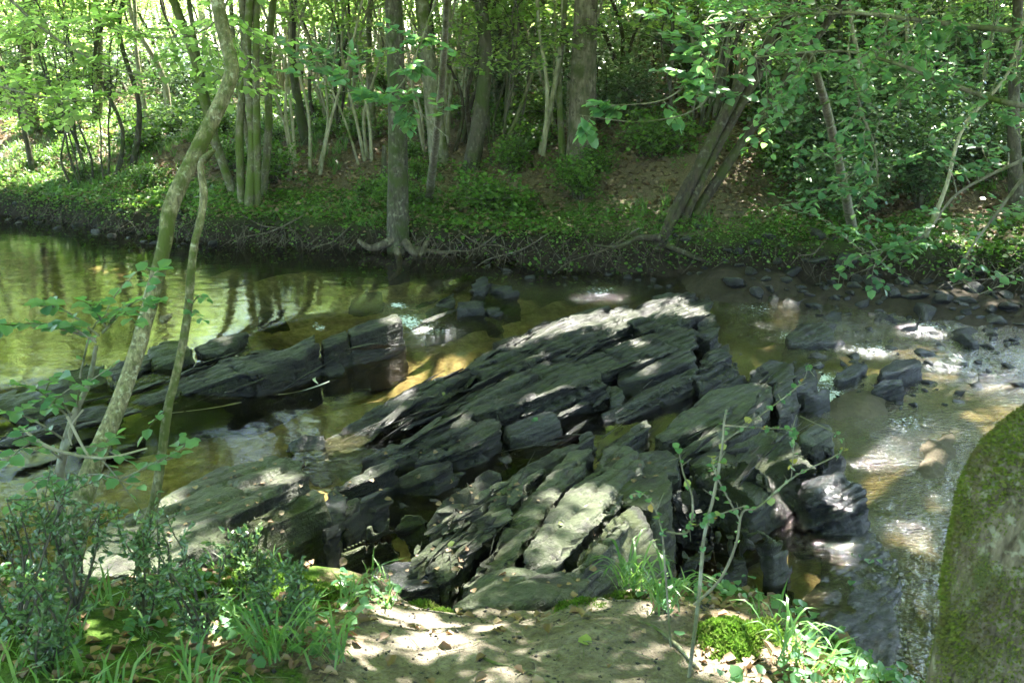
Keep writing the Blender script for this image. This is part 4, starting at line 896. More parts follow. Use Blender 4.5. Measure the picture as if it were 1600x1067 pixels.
# ------------------------------------------------------------------ background wood: copies of a few built kinds
def proto_tree(seed, hh, r0, n_limb, z0, rad, per, size, bark, leafm, name, label, cat, group, nst=1, sig=(.5, .5, .18)):
    root = empty(name, (0, 0, 0)); tag(root, label, cat, group)
    r = np.random.default_rng(seed); mw = MB(); cs = []
    for k in range(nst):
        a = r.uniform(0, 6.28); sp_ = 0 if nst == 1 else r.uniform(.08, .3); ln = r.normal(0, .06 * hh, 2) if nst == 1 else np.array([math.cos(a), math.sin(a)]) * hh * r.uniform(.05, .3)
        b = np.array([math.cos(a) * sp_, math.sin(a) * sp_, -.25]); t = np.array([b[0] + ln[0], b[1] + ln[1], hh * r.uniform(.8, 1)])
        cs.append(grow(mw, b, t, r0 * r.uniform(.7, 1.1), r0 * .4, n_limb, z0, rad, seed + k, wander=.02 * hh, ns=6, steep=(.2, 1.0)))
    cs = np.concatenate(cs); mw.build('trunk', M[bark], root)
    ml = MB(); crown_leaves(ml, cs, per, sig, size, r, cull=False); ml.build('crown', M[leafm], root); return root
wood = [proto_tree(501, 14, .17, 18, .22, 3.6, 26, .17, 'bark_grey', 'leaf_far', 'woodland_tree', 'tall leafy tree standing deep in the sunlit wood', 'tree', 'trees deep in the wood'),
        proto_tree(502, 12, .11, 16, .18, 3.0, 24, .16, 'bark_dark', 'leaf_far', 'woodland_tree', 'tall leafy tree standing deep in the sunlit wood', 'tree', 'trees deep in the wood'),
        proto_tree(503, 16, .2, 20, .3, 4.0, 28, .18, 'bark_mossy', 'leaf_far', 'woodland_tree', 'tall leafy tree standing deep in the sunlit wood', 'tree', 'trees deep in the wood')]
haz = [proto_tree(511, 6.5, .030, 5, .3, 1.5, 12, .10, 'bark_pale', 'leaf_far', 'hazel_clump', 'clump of thin pale hazel poles with bright leaves in the wood', 'hazel', 'hazel clumps in the wood', nst=6, sig=(.3, .3, .08)),
       proto_tree(512, 5.5, .024, 5, .3, 1.3, 11, .09, 'bark_dark', 'leaf_far', 'hazel_clump', 'clump of thin pale hazel poles with bright leaves in the wood', 'hazel', 'hazel clumps in the wood', nst=8, sig=(.3, .3, .08)),
       proto_tree(513, 7.5, .036, 6, .35, 1.7, 12, .10, 'bark_mossy', 'leaf_far', 'hazel_clump', 'clump of thin pale hazel poles with bright leaves in the wood', 'hazel', 'hazel clumps in the wood', nst=4, sig=(.35, .35, .08))]
def proto_shrub(seed, rad, hh, n, size, mat, name='holly_shrub', label='dark evergreen shrub with small glossy leaves on the wooded slope', group='evergreen shrubs on the slope'):
    root = empty(name, (0, 0, 0)); tag(root, label, 'shrub', group); r = np.random.default_rng(seed)
    mw = MB(); tips = []
    for k in range(14):
        a = r.uniform(0, 6.28); l = rad * r.uniform(.3, 1); e = np.array([math.cos(a) * l, math.sin(a) * l, hh * r.uniform(.4, 1.05)])
        P = tube(mw, [[0, 0, -.15], e * [.4, .4, .6] + r.normal(0, .05, 3), e], [.02, .012, .004], 5, 9); tips += [P[4], P[6], P[8]]
        for q in range(3):
            b = P[r.integers(3, 8)]; e2 = b + r.normal(0, .22 * rad, 3) + [0, 0, .1]; tube(mw, [b, e2], [.006, .003], 3, 3); tips += [e2, (b + e2) / 2]
    mw.build('stems', M['bark_dark'], root); tips = np.array(tips); ml = MB()
    per = n // len(tips); P = np.repeat(tips, per, 0); P = P + r.normal(size=P.shape) * np.array([.17, .17, .13]) * rad
    P = P[P[:, 2] > .02]; leaves(ml, P, r.uniform(.7, 1.3, len(P)) * size, r=r, tilt=.7); ml.build('foliage', M[mat], root); return root
shr = [proto_shrub(601, 1.0, 1.3, 3200, .075, 'leaf_shrub'), proto_shrub(602, 1.3, 1.0, 3600, .075, 'leaf_shrub'), proto_shrub(603, .8, 1.7, 3000, .07, 'leaf_shrub')]
rs = np.random.default_rng(99)
def put(protos, pts, used, scr=(.85, 1.2)):
    for x, y in pts:
        k = int(rs.integers(len(protos))); z = float(H(x, y)[0]) - .03; sc_ = rs.uniform(*scr)
        if k not in used: o = protos[k]; o.location = (x, y, z); o.rotation_euler = (0, 0, rs.uniform(0, 6.28)); o.scale = (sc_,) * 3; used.add(k)
        else: copy_tree(protos[k], (x, y, z), rs.uniform(0, 6.28), sc_)
def spread(n, fx, ymin, ymax, mind, power=1.0, avoid=None):
    got = []; tries = 0
    while len(got) < n and tries < n * 80:
        tries += 1; y = ymin + (ymax - ymin) * rs.random() ** power; x = rs.uniform(*fx(y))
        if any((x - a) ** 2 + (y - b) ** 2 < mind ** 2 for a, b in got): continue
        if avoid and avoid(x, y): continue
        got.append((x, y))
    return got
pole = [proto_tree(521, 7.5, .030, 2, .45, 1.0, 10, .09, 'bark_pale', 'leaf_far', 'sapling_clump', 'few thin bare poles standing close together in the wood', 'sapling', 'thin poles in the wood', nst=4, sig=(.25, .25, .07)),
        proto_tree(522, 7.0, .036, 2, .5, 1.0, 10, .09, 'bark_stem', 'leaf_far', 'sapling_clump', 'few thin bare poles standing close together in the wood', 'sapling', 'thin poles in the wood', nst=3, sig=(.25, .25, .07)),
        proto_tree(523, 8.5, .045, 3, .5, 1.2, 10, .09, 'bark_dark', 'leaf_far', 'sapling_clump', 'few thin bare poles standing close together in the wood', 'sapling', 'thin poles in the wood', nst=2, sig=(.25, .25, .07))]
uw, uh, us = set(), set(), set()
put(wood, spread(95, lambda y: (-.62 * y - 4, .62 * y + 4), 28, 90, 3.0, 1.3, lambda x, y: (y < 50 and .38 < x / y < .56) or (-13 < x < -2 and y < 35)), uw)
put(wood, [(-16, 3), (-14, -5), (-6, -9), (2, -11), (9, -7), (14, 0), (-18, 14), (12, -3), (-10, 8.5), (11.5, 9)], uw)  # unseen trees at the sides and behind the camera, added for light and reflections
clear = lambda x, y: (-11 < x < -3.8 and 17 < y < 25)
put(pole, spread(75, lambda y: (-.58 * y, .58 * y), 16.5, 34, 1.0, 1.2, clear), set(), (.8, 1.2))
put(haz, spread(105, lambda y: (-.6 * y - 1, .6 * y + 1), 16.5, 44, 1.25, 1.5, clear), uh, (.7, 1.15))
put(shr, spread(32, lambda y: (max(-1.0, -8 + (y - 15) * 0), .62 * y), 17.2, 30, 1.0, 1.2, lambda x, y: (abs(x - 2.2) < 2.6 and y < 15.5)), us, (.8, 1.5))
put(shr, spread(26, lambda y: (4.5, .62 * y + 1), 13.2, 18, .9, 1.0), us, (.6, 1.1))
put(shr, spread(26, lambda y: (-.6 * y, -1.5), 23, 34, 1.6, 1.2), us, (.7, 1.3))

brm = [proto_shrub(611, .7, .45, 1500, .07, 'leaf_cover', 'bramble', 'low bright green bramble among the leaf litter of the far bank', 'brambles on the far bank'), proto_shrub(612, .5, .6, 1200, .065, 'leaf_cover', 'bramble', 'low bright green bramble among the leaf litter of the far bank', 'brambles on the far bank')]
put(brm, spread(75, lambda y: (-.55 * y, .55 * y), 14.2, 22, .8, 1.0, lambda x, y: (abs(x - 2.6) < 1.4 and y < 15.0) or y < yF(x) + 1.0), set(), (.5, 1.2))

# ------------------------------------------------------------------ foreground trees
def path3(pts): return np.array([pd(a, b, y) for a, b, y in pts])
rf = np.random.default_rng(321)
def twig(mb_w, mb_l, A, Bp, size, nleaf, r, rad=.006, shape='near', droop=.12, sub=0, tilt=.35, width=.42):
    """a twig from A to B with leaves set alternately along it"""
    A, Bp = np.array(A, float), np.array(Bp, float); L = np.linalg.norm(Bp - A)
    mid = (A + Bp) / 2 + r.normal(0, .05, 3) * L + [0, 0, droop * L]
    P = tube(mb_w, [A, mid, Bp], [rad, rad * .35], 5, 10)
    t = np.linspace(.2, 1, nleaf); idx = np.clip((t * 9), 0, 8.99); i = idx.astype(int); f = (idx - i)[:, None]
    Q = P[i] * (1 - f) + P[i + 1] * f; T = norm(P[i + 1] - P[i]); sd = norm(np.cross(T, [0, 0, 1.0]))
    sg = np.where(np.arange(nleaf) % 2 == 0, 1, -1)[:, None]
    D = T * .55 + sd * sg * .8 + r.normal(0, .18, (nleaf, 3)) - [0, 0, .12]
    D[-1] = T[-1]
    N = np.stack([r.normal(0, tilt, nleaf), r.normal(0, tilt, nleaf), np.ones(nleaf)], 1)
    leaves(mb_l, Q, r.uniform(.75, 1.2, nleaf) * size, D, N, shape, r=r, width=width)
    for k in range(sub):
        b = P[r.integers(3, 8)]; d = T[0] * .6 + norm(np.cross(T[0], [0, 0, 1])) * (1 if k % 2 else -1) * .7 + r.normal(0, .2, 3)
        twig(mb_w, mb_l, b, b + norm(d) * L * r.uniform(.35, .6), size, max(4, int(nleaf * .7)), r, rad * .6, shape, droop * .5, 0, tilt, width)
    return P
# curved foreground tree at left
Pc = path3([(92, 930, 3.45), (112, 860, 3.5), (126, 790, 3.55), (150, 715, 3.65), (180, 645, 3.75), (215, 545, 3.9), (240, 455, 4.0), (258, 378, 4.05), (264, 335, 4.1), (283, 285, 4.15), (318, 215, 4.25), (345, 160, 4.3), (362, 110, 4.35), (352, 60, 4.4), (341, 10, 4.4), (330, -60, 4.45), (350, -200, 4.5)])
base = Pc[0] * 1.0; base[2] = float(H(base[0], base[1])[0]) - .1
root = empty('curved_tree', base); tag(root, 'curving lichened foreground tree at left, mossy at the foot, bending back near its top', 'tree')
mw = MB(); tp = np.vstack([base[None], Pc, Pc[-1] + [[.1, .1, 1.2]], Pc[-1] + [[-.2, .3, 3.0]]])
tube(mw, tp, [.070, .060, .052, .046, .039, .035, .033, .032, .032, .034, .034, .033, .032, .031, .030, .028, .026, .024, .02], 12, 150, bump=.14, seed=77)
for (a, b_) in [((318, 250, 4.2), (335, 235, 4.1)), ((255, 500, 4.0), (268, 492, 3.95))]: tube(mw, [pd(*a), pd(*b_)], [.02, .008], 6, 5)
cs = []
for k in range(22):
    a = rf.uniform(0, 6.28); s0 = tp[-1] + [0, 0, rf.uniform(-3.0, 0)]; L = rf.uniform(1.2, 3.2); e = s0 + [math.cos(a) * L, math.sin(a) * L, rf.uniform(.2, 1.6)]
    tube(mw, [s0, (s0 + e) / 2 + [0, 0, .2], e], [.022, .006], 5, 8); cs += [e, (s0 + e) / 2, s0 * .25 + e * .75]
mw.build('trunk', M['bark_lichen'], root)
ml = MB(); P = np.repeat(np.array(cs), 190, 0); P = P + rf.normal(size=P.shape) * [.5, .5, .18]; P = P[~sun_cull(P) & ~clear_band(P)]
leaves(ml, P, rf.uniform(.08, .13, len(P)), r=rf); ml.build('crown', M['leaf_canopy'], root)
# second, thin broken stem
Ps = path3([(222, 860, 3.75), (240, 790, 3.8), (254, 700, 3.85), (262, 640, 3.9), (278, 575, 3.95), (292, 500, 4.0), (298, 430, 4.0), (303, 385, 4.02), (314, 340, 4.05), (318, 300, 4.08), (313, 262, 4.1), (316, 247, 4.1)])
base = Ps[0].copy(); base[2] = float(H(base[0], base[1])[0]) - .3
root = empty('broken_stem', base); tag(root, 'thin crooked stem right of the curved tree, snapped off pale at its top', 'tree')
mw = MB(); tube(mw, np.vstack([base[None], Ps]), [.026, .024, .022, .020, .019, .018, .018, .017, .017, .016, .017, .013, .008], 9, 60, bump=.2, seed=31); mw.build('trunk', M['bark_lichen'], root)
for A, Bq, sz, n in [((298, 480, 4.0), (325, 470, 3.9), .035, 7), ((296, 485, 4.0), (318, 500, 3.9), .035, 6), ((262, 700, 3.85), (300, 690, 3.8), .05, 5), ((262, 640, 3.9), (225, 680, 3.8), .05, 5)]:
    mw, ml = MB(), MB(); twig(mw, ml, pd(*A), pd(*Bq), sz, n, rf, .003); mw.build('twig', M['bark_dark'], root); ml.build('leaves', M['leaf_hazel'], root)
# sapling with the pale leaf spray at the left edge
base = pd(88, 850, 3.4); base[2] = float(H(base[0], base[1])[0]) - .05
root = empty('hazel_sapling', base); tag(root, 'hazel sapling at the left edge holding a flat spray of pale leaves over the pool', 'hazel')
mw, ml = MB(), MB()
tube(mw, np.vstack([base[None], path3([(92, 760, 3.4), (112, 660, 3.4), (138, 600, 3.4), (150, 540, 3.35)])]), [.02, .018, .012, .006], 7, 24, bump=.2, seed=3)
S0 = pd(118, 640, 3.4)
for A, Bq, n, sz in [((125, 590, 3.4), (190, 480, 3.3), 8, .05), ((160, 520, 3.32), (245, 468, 3.2), 12, .055), ((155, 525, 3.32), (60, 478, 3.2), 13, .052), ((150, 530, 3.3), (-20, 520, 3.1), 16, .055), ((170, 505, 3.3), (215, 505, 3.1), 9, .05), ((165, 510, 3.3), (130, 470, 3.2), 9, .05), ((150, 535, 3.3), (75, 512, 3.15), 11, .05),
                     ((120, 640, 3.4), (140, 600, 3.2), 5, .045), ((110, 655, 3.4), (30, 600, 3.2), 10, .05), ((112, 650, 3.4), (75, 640, 3.1), 7, .05), ((105, 690, 3.4), (0, 640, 3.2), 9, .05), ((100, 720, 3.4), (10, 720, 3.1), 9, .055), ((120, 700, 3.4), (200, 720, 3.3), 9, .05), ((98, 760, 3.4), (215, 760, 3.2), 10, .05), ((95, 740, 3.4), (20, 790, 3.1), 9, .055), ((120, 700, 3.4), (230, 810, 3.2), 8, .045)]:
    twig(mw, ml, pd(*A), pd(*Bq), sz, n, rf, .005, sub=1)
mw.build('trunk', M['bark_grey'], root); ml.build('crown', M['leaf_hazel'], root)
# dead thin branch reaching over the pool
mw = MB(); tube(mw, path3([(30, 665, 3.3), (80, 700, 3.3), (160, 715, 3.3), (230, 700, 3.35)]), [.004, .008, .006, .003], 5, 20); tube(mw, path3([(105, 650, 3.3), (125, 690, 3.3), (140, 715, 3.3)]), [.006, .005], 5, 8); tube(mw, path3([(130, 640, 3.3), (108, 670, 3.3), (112, 695, 3.3)]), [.004, .003], 5, 8)
tag(mw.build('dead_branch', M['bark_pale']), 'thin pale dead branch caught across the foot of the curved tree', 'branch')

# mossy trunk close to the viewer on the right
Pr = path3([(1560, 1500, 1.62), (1600, 1200, 1.65), (1634, 1000, 1.68), (1660, 850, 1.70), (1680, 785, 1.73), (1752, 712, 1.78), (1860, 610, 1.85), (2060, 380, 1.95)])
base = Pr[0].copy(); base[2] = min(base[2], float(H(base[0], base[1])[0]) - .1)
root = empty('mossy_tree', base); tag(root, 'thick moss covered trunk close to the viewer at the right edge, leaning right', 'tree')
mw = MB(); tube(mw, np.vstack([base[None], Pr, Pr[-1] + [[.6, .6, 2.2]]]), [.24, .225, .21, .20, .198, .20, .18, .165, .15, .12], 40, 120, bump=.05, seed=91)
cs = []
for k in range(16):
    a = rf.uniform(0, 6.28); s0 = Pr[-1] + np.array([.5, .5, 1.8]) * rf.uniform(.1, 1); L = rf.uniform(1.5, 4); e = s0 + [math.cos(a) * L, math.sin(a) * L + 1, rf.uniform(.5, 2)]
    tube(mw, [s0, (s0 + e) / 2 + [0, 0, .2], e], [.05, .008], 5, 8); cs += [e, (s0 + e) / 2, s0 * .25 + e * .75]
mw.build('trunk', M['bark_near'], root)
ml = MB(); P = np.repeat(np.array(cs), 190, 0); P = P + rf.normal(size=P.shape) * [.55, .55, .2]; P = P[~sun_cull(P) & ~clear_band(P, -40)]
leaves(ml, P, rf.uniform(.09, .14, len(P)), r=rf); ml.build('crown', M['leaf_canopy'], root)
# moss fur on that trunk: many tiny blades on the side seen
mf = MB(); TP = spline(np.vstack([base[None], Pr]), 200); RR = np.interp(np.linspace(0, 1, 200), np.linspace(0, 1, 9), [.24, .225, .21, .20, .198, .20, .18, .165, .15])
n = 75000; qq, _f = px_of(TP); ok_i = np.where((qq[:, 1] > 480) & (qq[:, 1] < 1160) & (qq[:, 0] < 1900))[0]; i = rf.choice(ok_i, n); T = norm(np.gradient(TP, axis=0))[i]; A = norm(np.cross(T, [0, 1.0, 0])); Bv = np.cross(T, A); th = rf.uniform(0, 6.28, n)
ND = np.cos(th)[:, None] * A + np.sin(th)[:, None] * Bv; P = TP[i] + T * rf.normal(0, .01, n)[:, None] + ND * (RR[i] * 1.0)[:, None]
keep = (fbm(P * 7, 4, 8) > -.30 + .28 * rf.random(n)); P, ND = P[keep], ND[keep]
leaves(mf, P, rf.uniform(.004, .012, len(P)) * (1 + .6 * vnoise(P * 9, 3)), ND * .8 + rf.normal(0, .4, (len(P), 3)) - [0, 0, .3], rf.normal(size=(len(P), 3)), width=.22, r=rf)
mf.build('moss', M['moss_trunk'], root)

# bare thorny sapling in the centre right foreground
base = pd(1072, 1062, 2.55); base[2] = float(H(base[0], base[1])[0]) - .03
root = empty('thorn_sapling', base); tag(root, 'thin nearly bare sapling with tiny leaves in front of the lower pool', 'sapling')
mw, ml = MB(), MB(); my = MB()
for pts, ra in [([(1076, 1062, 2.55), (1092, 930, 2.6), (1100, 840, 2.62), (1116, 770, 2.65), (1128, 700, 2.68), (1132, 655, 2.7), (1136, 640, 2.7)], [.0065, .005, .003]),
               ([(1084, 945, 2.58), (1125, 905, 2.6), (1150, 850, 2.62), (1160, 800, 2.65), (1185, 792, 2.66), (1240, 745, 2.7), (1300, 715, 2.72), (1318, 700, 2.72), (1310, 680, 2.73), (1250, 650, 2.75)], [.005, .0035, .0014]),
               ([(1048, 1010, 2.5), (1040, 900, 2.5), (1032, 820, 2.5), (1010, 775, 2.52), (985, 772, 2.52)], [.0035, .0025, .0014]), ([(1040, 830, 2.5), (1075, 830, 2.55), (1082, 780, 2.58), (1068, 740, 2.6), (1060, 700, 2.6)], [.004, .003, .0015]),
               ([(1130, 690, 2.68), (1180, 655, 2.75), (1250, 600, 2.8), (1262, 570, 2.8)], [.003, .0015]), ([(1132, 665, 2.7), (1190, 668, 2.75), (1245, 672, 2.8)], [.003, .0015]), ([(1155, 810, 2.65), (1120, 745, 2.65), (1112, 715, 2.65)], [.003, .0015]),
               ([(1236, 750, 2.7), (1240, 700, 2.7), (1238, 672, 2.7)], [.002, .001]), ([(1164, 790, 2.66), (1120, 805, 2.62), (1095, 818, 2.6)], [.003, .0015])]:
    Q = tube(mw, path3(pts), ra, 6, 40, bump=.25, seed=int(pts[0][0]))
    k = rf.integers(8, 40, 16); P = Q[k]; D = rf.normal(size=(16, 3)); leaves(ml if rf.random() > .2 else ml, P, rf.uniform(.011, .024, 16), D, shape='near', r=rf, width=.5)
    k = rf.integers(8, 40, 2); leaves(my, Q[k], rf.uniform(.02, .03, 2), rf.normal(size=(2, 3)), shape='near', r=rf, width=.5)
    for q in range(5):
        a = Q[rf.integers(6, 38)]; tube(mw, [a, a + rf.normal(0, .025, 3)], [.0018, .0008], 3, 3)
mw.build('stem', M['bark_grey'], root); ml.build('foliage', M['leaf_hazel'], root); my.build('yellow_leaves', M['yellow_leaf'], root)

# ------------------------------------------------------------------ overhanging hazel branches
def bough(name, label, lines, regions, size, shape='near', seed=1, mat='leaf_hazel', bark='bark_grey', trunk=None, n_in=8, cull=False):
    r = np.random.default_rng(seed)
    mw, ml = MB(), MB(); pts_all = []
    for pts, ra in lines:
        Q = tube(mw, path3(pts), ra, 7, 40, bump=.2, seed=seed); pts_all.append(Q)
    A = np.concatenate(pts_all)
    for (x0, y0, x1, y1, ya, yb, n) in regions:
        for k in range(n):
            c = pd(r.uniform(x0, x1), r.uniform(y0, y1), r.uniform(ya, yb)); near = A[np.argmin(np.linalg.norm(A - c, axis=1))]
            d = c - near; L = np.linalg.norm(d); s0 = c - norm(d) * min(L, .45)
            if L > .45: tube(mw, [near, (near + s0) / 2 + [0, 0, .04 * L], s0], [.005, .003], 4, 6)
            twig(mw, ml, s0, c + r.normal(0, .08, 3), size, n_in, r, .004, shape, .05, 1)
    base = A[0].copy() if trunk is None else np.array(trunk, float)
    base[2] = float(H(base[0], base[1])[0]) - .05
    root = empty(name, base); tag(root, label, 'tree')
    tube(mw, [base, base * .4 + A[0] * .6 + [.05, 0, .1], A[0]], [.07, .04, .02], 8, 20, bump=.2, seed=seed)
    mw.build('branches', M[bark], root); ml.build('foliage', M[mat], root); return root
bough('hazel_tree', 'hazel reaching in from the right with drooping leafy branches over the far bank',
      [([(1760, 160, 5.5), (1600, 165, 5.6), (1480, 130, 5.7), (1400, 100, 5.8), (1310, 80, 5.9), (1180, 90, 6.2)], [.022, .012, .005]), ([(1760, 160, 5.5), (1640, 230, 5.6), (1500, 300, 5.8), (1440, 370, 5.9), (1350, 395, 6.0)], [.016, .009, .003]),
       ([(1700, 60, 5.2), (1500, 40, 5.4), (1300, 20, 5.8), (1100, 40, 6.4)], [.02, .012, .004]), ([(1620, 250, 5.6), (1560, 330, 5.7), (1500, 420, 5.8), (1530, 460, 5.8)], [.012, .007, .003]), ([(1325, 80, 5.9), (1345, 170, 5.9), (1366, 230, 5.9), (1372, 290, 5.9)], [.010, .008, .005])],
      [(1080, -30, 1600, 110, 5.0, 7.0, 66), (1180, 100, 1600, 230, 5.2, 6.8, 50), (1190, 210, 1330, 330, 5.6, 6.4, 12), (1290, 300, 1420, 400, 5.6, 6.2, 9), (1320, 380, 1400, 470, 5.6, 6.0, 5), (1420, 250, 1600, 400, 5.4, 6.4, 14), (1500, 400, 1600, 450, 5.4, 6.0, 3)], .056, seed=41, trunk=(6.4, 4.6, 0))
bough('hazel_tree', 'young hazel at top centre whose flat leaf sprays hang before the slope',
      [([(1210, -60, 7.2), (1130, 60, 7.2), (1050, 150, 7.2), (960, 165, 7.1)], [.014, .008, .003]), ([(1130, 60, 7.2), (1100, 160, 7.1), (1010, 190, 7.0), (905, 180, 7.0)], [.008, .005, .002])],
      [(900, 150, 1080, 200, 6.9, 7.3, 7), (1050, 30, 1180, 160, 6.9, 7.5, 12), (980, -20, 1150, 60, 7, 7.6, 8)], .085, seed=42, trunk=(4.6, 12.8, 0))
bough('hazel_tree', 'leafy hazel spray crossing the straight grey trunk on the far bank',
      [([(700, -60, 9.0), (660, 60, 9.0), (620, 140, 9.0), (560, 150, 9.0)], [.014, .008, .003]), ([(620, 140, 9.0), (660, 180, 8.9), (700, 215, 8.8)], [.006, .003])],
      [(545, 120, 690, 205, 8.7, 9.2, 14), (580, 20, 700, 120, 8.7, 9.4, 7), (440, 70, 560, 150, 8.8, 9.6, 8)], .095, seed=43, trunk=(-1.3, 14.9, 0))
bough('hazel_tree', 'bright leafy hazel at top left in front of the clearing',
      [([(-60, -80, 9.5), (60, 40, 9.8), (160, 100, 10), (260, 130, 10)], [.02, .012, .004]), ([(-60, 120, 9.5), (60, 150, 9.6), (150, 160, 9.8)], [.012, .005]), ([(380, -60, 9.5), (330, 40, 9.6), (240, 60, 10), (160, 40, 10)], [.014, .007, .003])],
      [(-20, -20, 420, 70, 9, 11, 34), (-20, 60, 330, 150, 9, 11, 22), (-20, 140, 160, 210, 9, 10.5, 8), (330, 70, 480, 160, 9, 10.5, 12)], .085, seed=44, trunk=(-8.5, 10.8, 0), mat='leaf_far')

# ------------------------------------------------------------------ near bank shrubs (spiky evergreen)
def broom(seed, hh, n_st, loc, label):
    root = empty('evergreen_shrub', loc); tag(root, label, 'shrub'); r = np.random.default_rng(seed); mw, ml = MB(), MB()
    for k in range(n_st):
        a = r.uniform(0, 6.28); l = r.uniform(.05, .42) * hh; e = np.array(loc) + [math.cos(a) * l, math.sin(a) * l, hh * r.uniform(.6, 1)]
        P = tube(mw, [loc, (np.array(loc) + e) / 2 + r.normal(0, .03, 3), e], [.006, .004, .002], 5, 12)
        for q in range(9):
            b = P[r.integers(3, 12)]; d = norm(r.normal(size=3) + [math.cos(a) * .5, math.sin(a) * .5, .8]) * hh * r.uniform(.12, .32)
            tube(mw, [b, b + d], [.0025, .001], 3, 4)
            m = 12; t = r.random(m)[:, None]; leaves(ml, b + d * t, r.uniform(.015, .028, m), r.normal(size=(m, 3)) * .8 + norm(d) * .9, r.normal(size=(m, 3)), 'near', r=r, width=.26)
    mw.build('stems', M['bark_dark'], root); ml.build('foliage', M['leaf_shrub'], root)
places = [(30, 1000, .62, 'evergreen shrub in the bottom left corner'), (120, 960, .6, 'evergreen shrub at the foot of the curved tree'), (230, 985, .55, 'tallest spiky shrub below the broken stem'), (320, 1010, .52, 'spiky evergreen shrub in the middle of the left foreground'), (250, 900, .4, 'evergreen shrub in front of the pale sloping shelf'),
          (400, 960, .42, 'thin spiky shrub left of the moss patch'), (10, 880, .55, 'evergreen shrub at the left edge beneath the hazel sapling'), (455, 1010, .38, 'last spiky shrub towards the dirt path'), (175, 880, .38, 'low evergreen shrub right of the curved tree foot'), (350, 890, .3, 'small evergreen shrub before the mossy cube boulder'), (80, 1050, .4, 'low evergreen shrub nearest the viewer at left')]
for k, (a, b_, hh, lab) in enumerate(places):
    broom(700 + k, hh * .74, 6, ground_at(a, b_), 'dark ' + lab)

# ------------------------------------------------------------------ ground cover
rg = np.random.default_rng(5)
def scatter(n, x0, x1, y0, y1): return rg.uniform(x0, x1, n), rg.uniform(y0, y1, n)
def ground_pts(x, y, off=0.0):
    h, df, dn = Hraw(x, y); return np.stack([x, y, h + off], 1), df, dn
# far bank: leafy cover along the lip, hanging over the undercut
mb = MB(); x, y = scatter(420000, -13, 12, 10, 24); P, df, dn = ground_pts(x, y)
cl = fbm2(x, y, 1.5, 3, 61) + .35 * fbm2(x, y, 5, 2, 62)
dens = np.clip(.95 - df / 2.6, 0, 1) * (df > .12) + .10 * (df > 2); bare = np.exp(-(((x - 2.7) / 1.3) ** 2 + ((y - 13.2) / .9) ** 2))
k = (cl + dens * 1.15 + .12 - bare * .5 > .50) & (df > .12) & (rg.random(len(x)) < np.clip(1.3 - df / 8, .15, 1)); P = P[k]; c_ = cl[k]
P[:, 2] += rg.random(len(P)) ** 1.5 * (.05 + .16 * np.clip(c_ + .3, 0, 1)); P[:, 1] -= (rg.random(len(P)) < .3) * rg.random(len(P)) * .15
leaves(mb, P, (.018 + .075 * rg.random(len(P)) ** 2.2) * (1 + .5 * vnoise(P * 1.7, 6)), r=rg, tilt=.75, width=.36)
tag(mb.build('ground_cover', M['leaf_cover'], loc=(0, 12, 0)), kind='stuff')
# trailing plants down the bank face
mb = MB(); x, y = scatter(160000, -12, 10, 9.5, 19); P, df, dn = ground_pts(x, y); hang = fbm2(x, y * 0 + 3, 1.3, 3, 66)
k = (df > .02) & (df < .40) & (hang > rg.random(len(x)) * .5 - .32) & (P[:, 2] > .34 - .3 * hang); P = P[k]; P[:, 2] += rg.uniform(-.04, .12, len(P)); P[:, 1] -= rg.random(len(P)) * .20
leaves(mb, P, rg.uniform(.02, .05, len(P)), r=rg, tilt=.8)
tag(mb.build('trailing_plants', M['leaf_cover'], loc=(0, 12, 0)), kind='stuff')
# grass tufts
def grass(n, xs, ys, cond, hmin, hmax, name, mat='grass', per=14, wid=.05):
    mb = MB(); x, y = rg.uniform(*xs, n), rg.uniform(*ys, n); P, df, dn = ground_pts(x, y); k = cond(x, y, df, dn); P = P[k]; m = len(P)
    Pp = np.repeat(P, per, 0); Pp[:, :2] += rg.normal(0, .02, (m * per, 2)); a = rg.uniform(0, 6.28, m * per); D = np.stack([np.cos(a) * .6, np.sin(a) * .6, np.ones(m * per)], 1)
    h = rg.uniform(hmin, hmax, m * per)
    # blades in two bent segments
    D1 = norm(D); D2 = norm(D * [1.6, 1.6, .35]); N = np.cross(D1, np.stack([-np.sin(a), np.cos(a), np.zeros(m * per)], 1))
    sd = norm(np.cross(D1, N)); w = (h * wid * .5)[:, None]
    a0, a1 = Pp - sd * w, Pp + sd * w; M1 = Pp + D1 * (h * .6)[:, None]; b0, b1 = M1 - sd * w * .8, M1 + sd * w * .8; T_ = M1 + D2 * (h * .45)[:, None]
    V = np.stack([a0, a1, b1, b0, T_], 1).reshape(-1, 3); b = np.arange(m * per)[:, None] * 5
    mb.v.append(V); mb.f.append(b + np.array([[0, 1, 2, 3]])); mb.f.append(b + np.array([[3, 2, 4]])); mb.n += len(V)
    return tag(mb.build(name, M[mat], loc=(0, float(ys[0]), 0)), kind='stuff')
cf = lambda x, y, df, dn: (df > .2) & (df < 6) & (fbm2(x, y, .9, 2, 71) > .12 + rg.random(len(x)) * .2)
grass(4200, (-11, 9), (10.5, 22), cf, .08, .24, 'grass')
grass(900, (-10, -3), (16.5, 24), lambda x, y, df, dn: df > .5, .10, .3, 'grass')
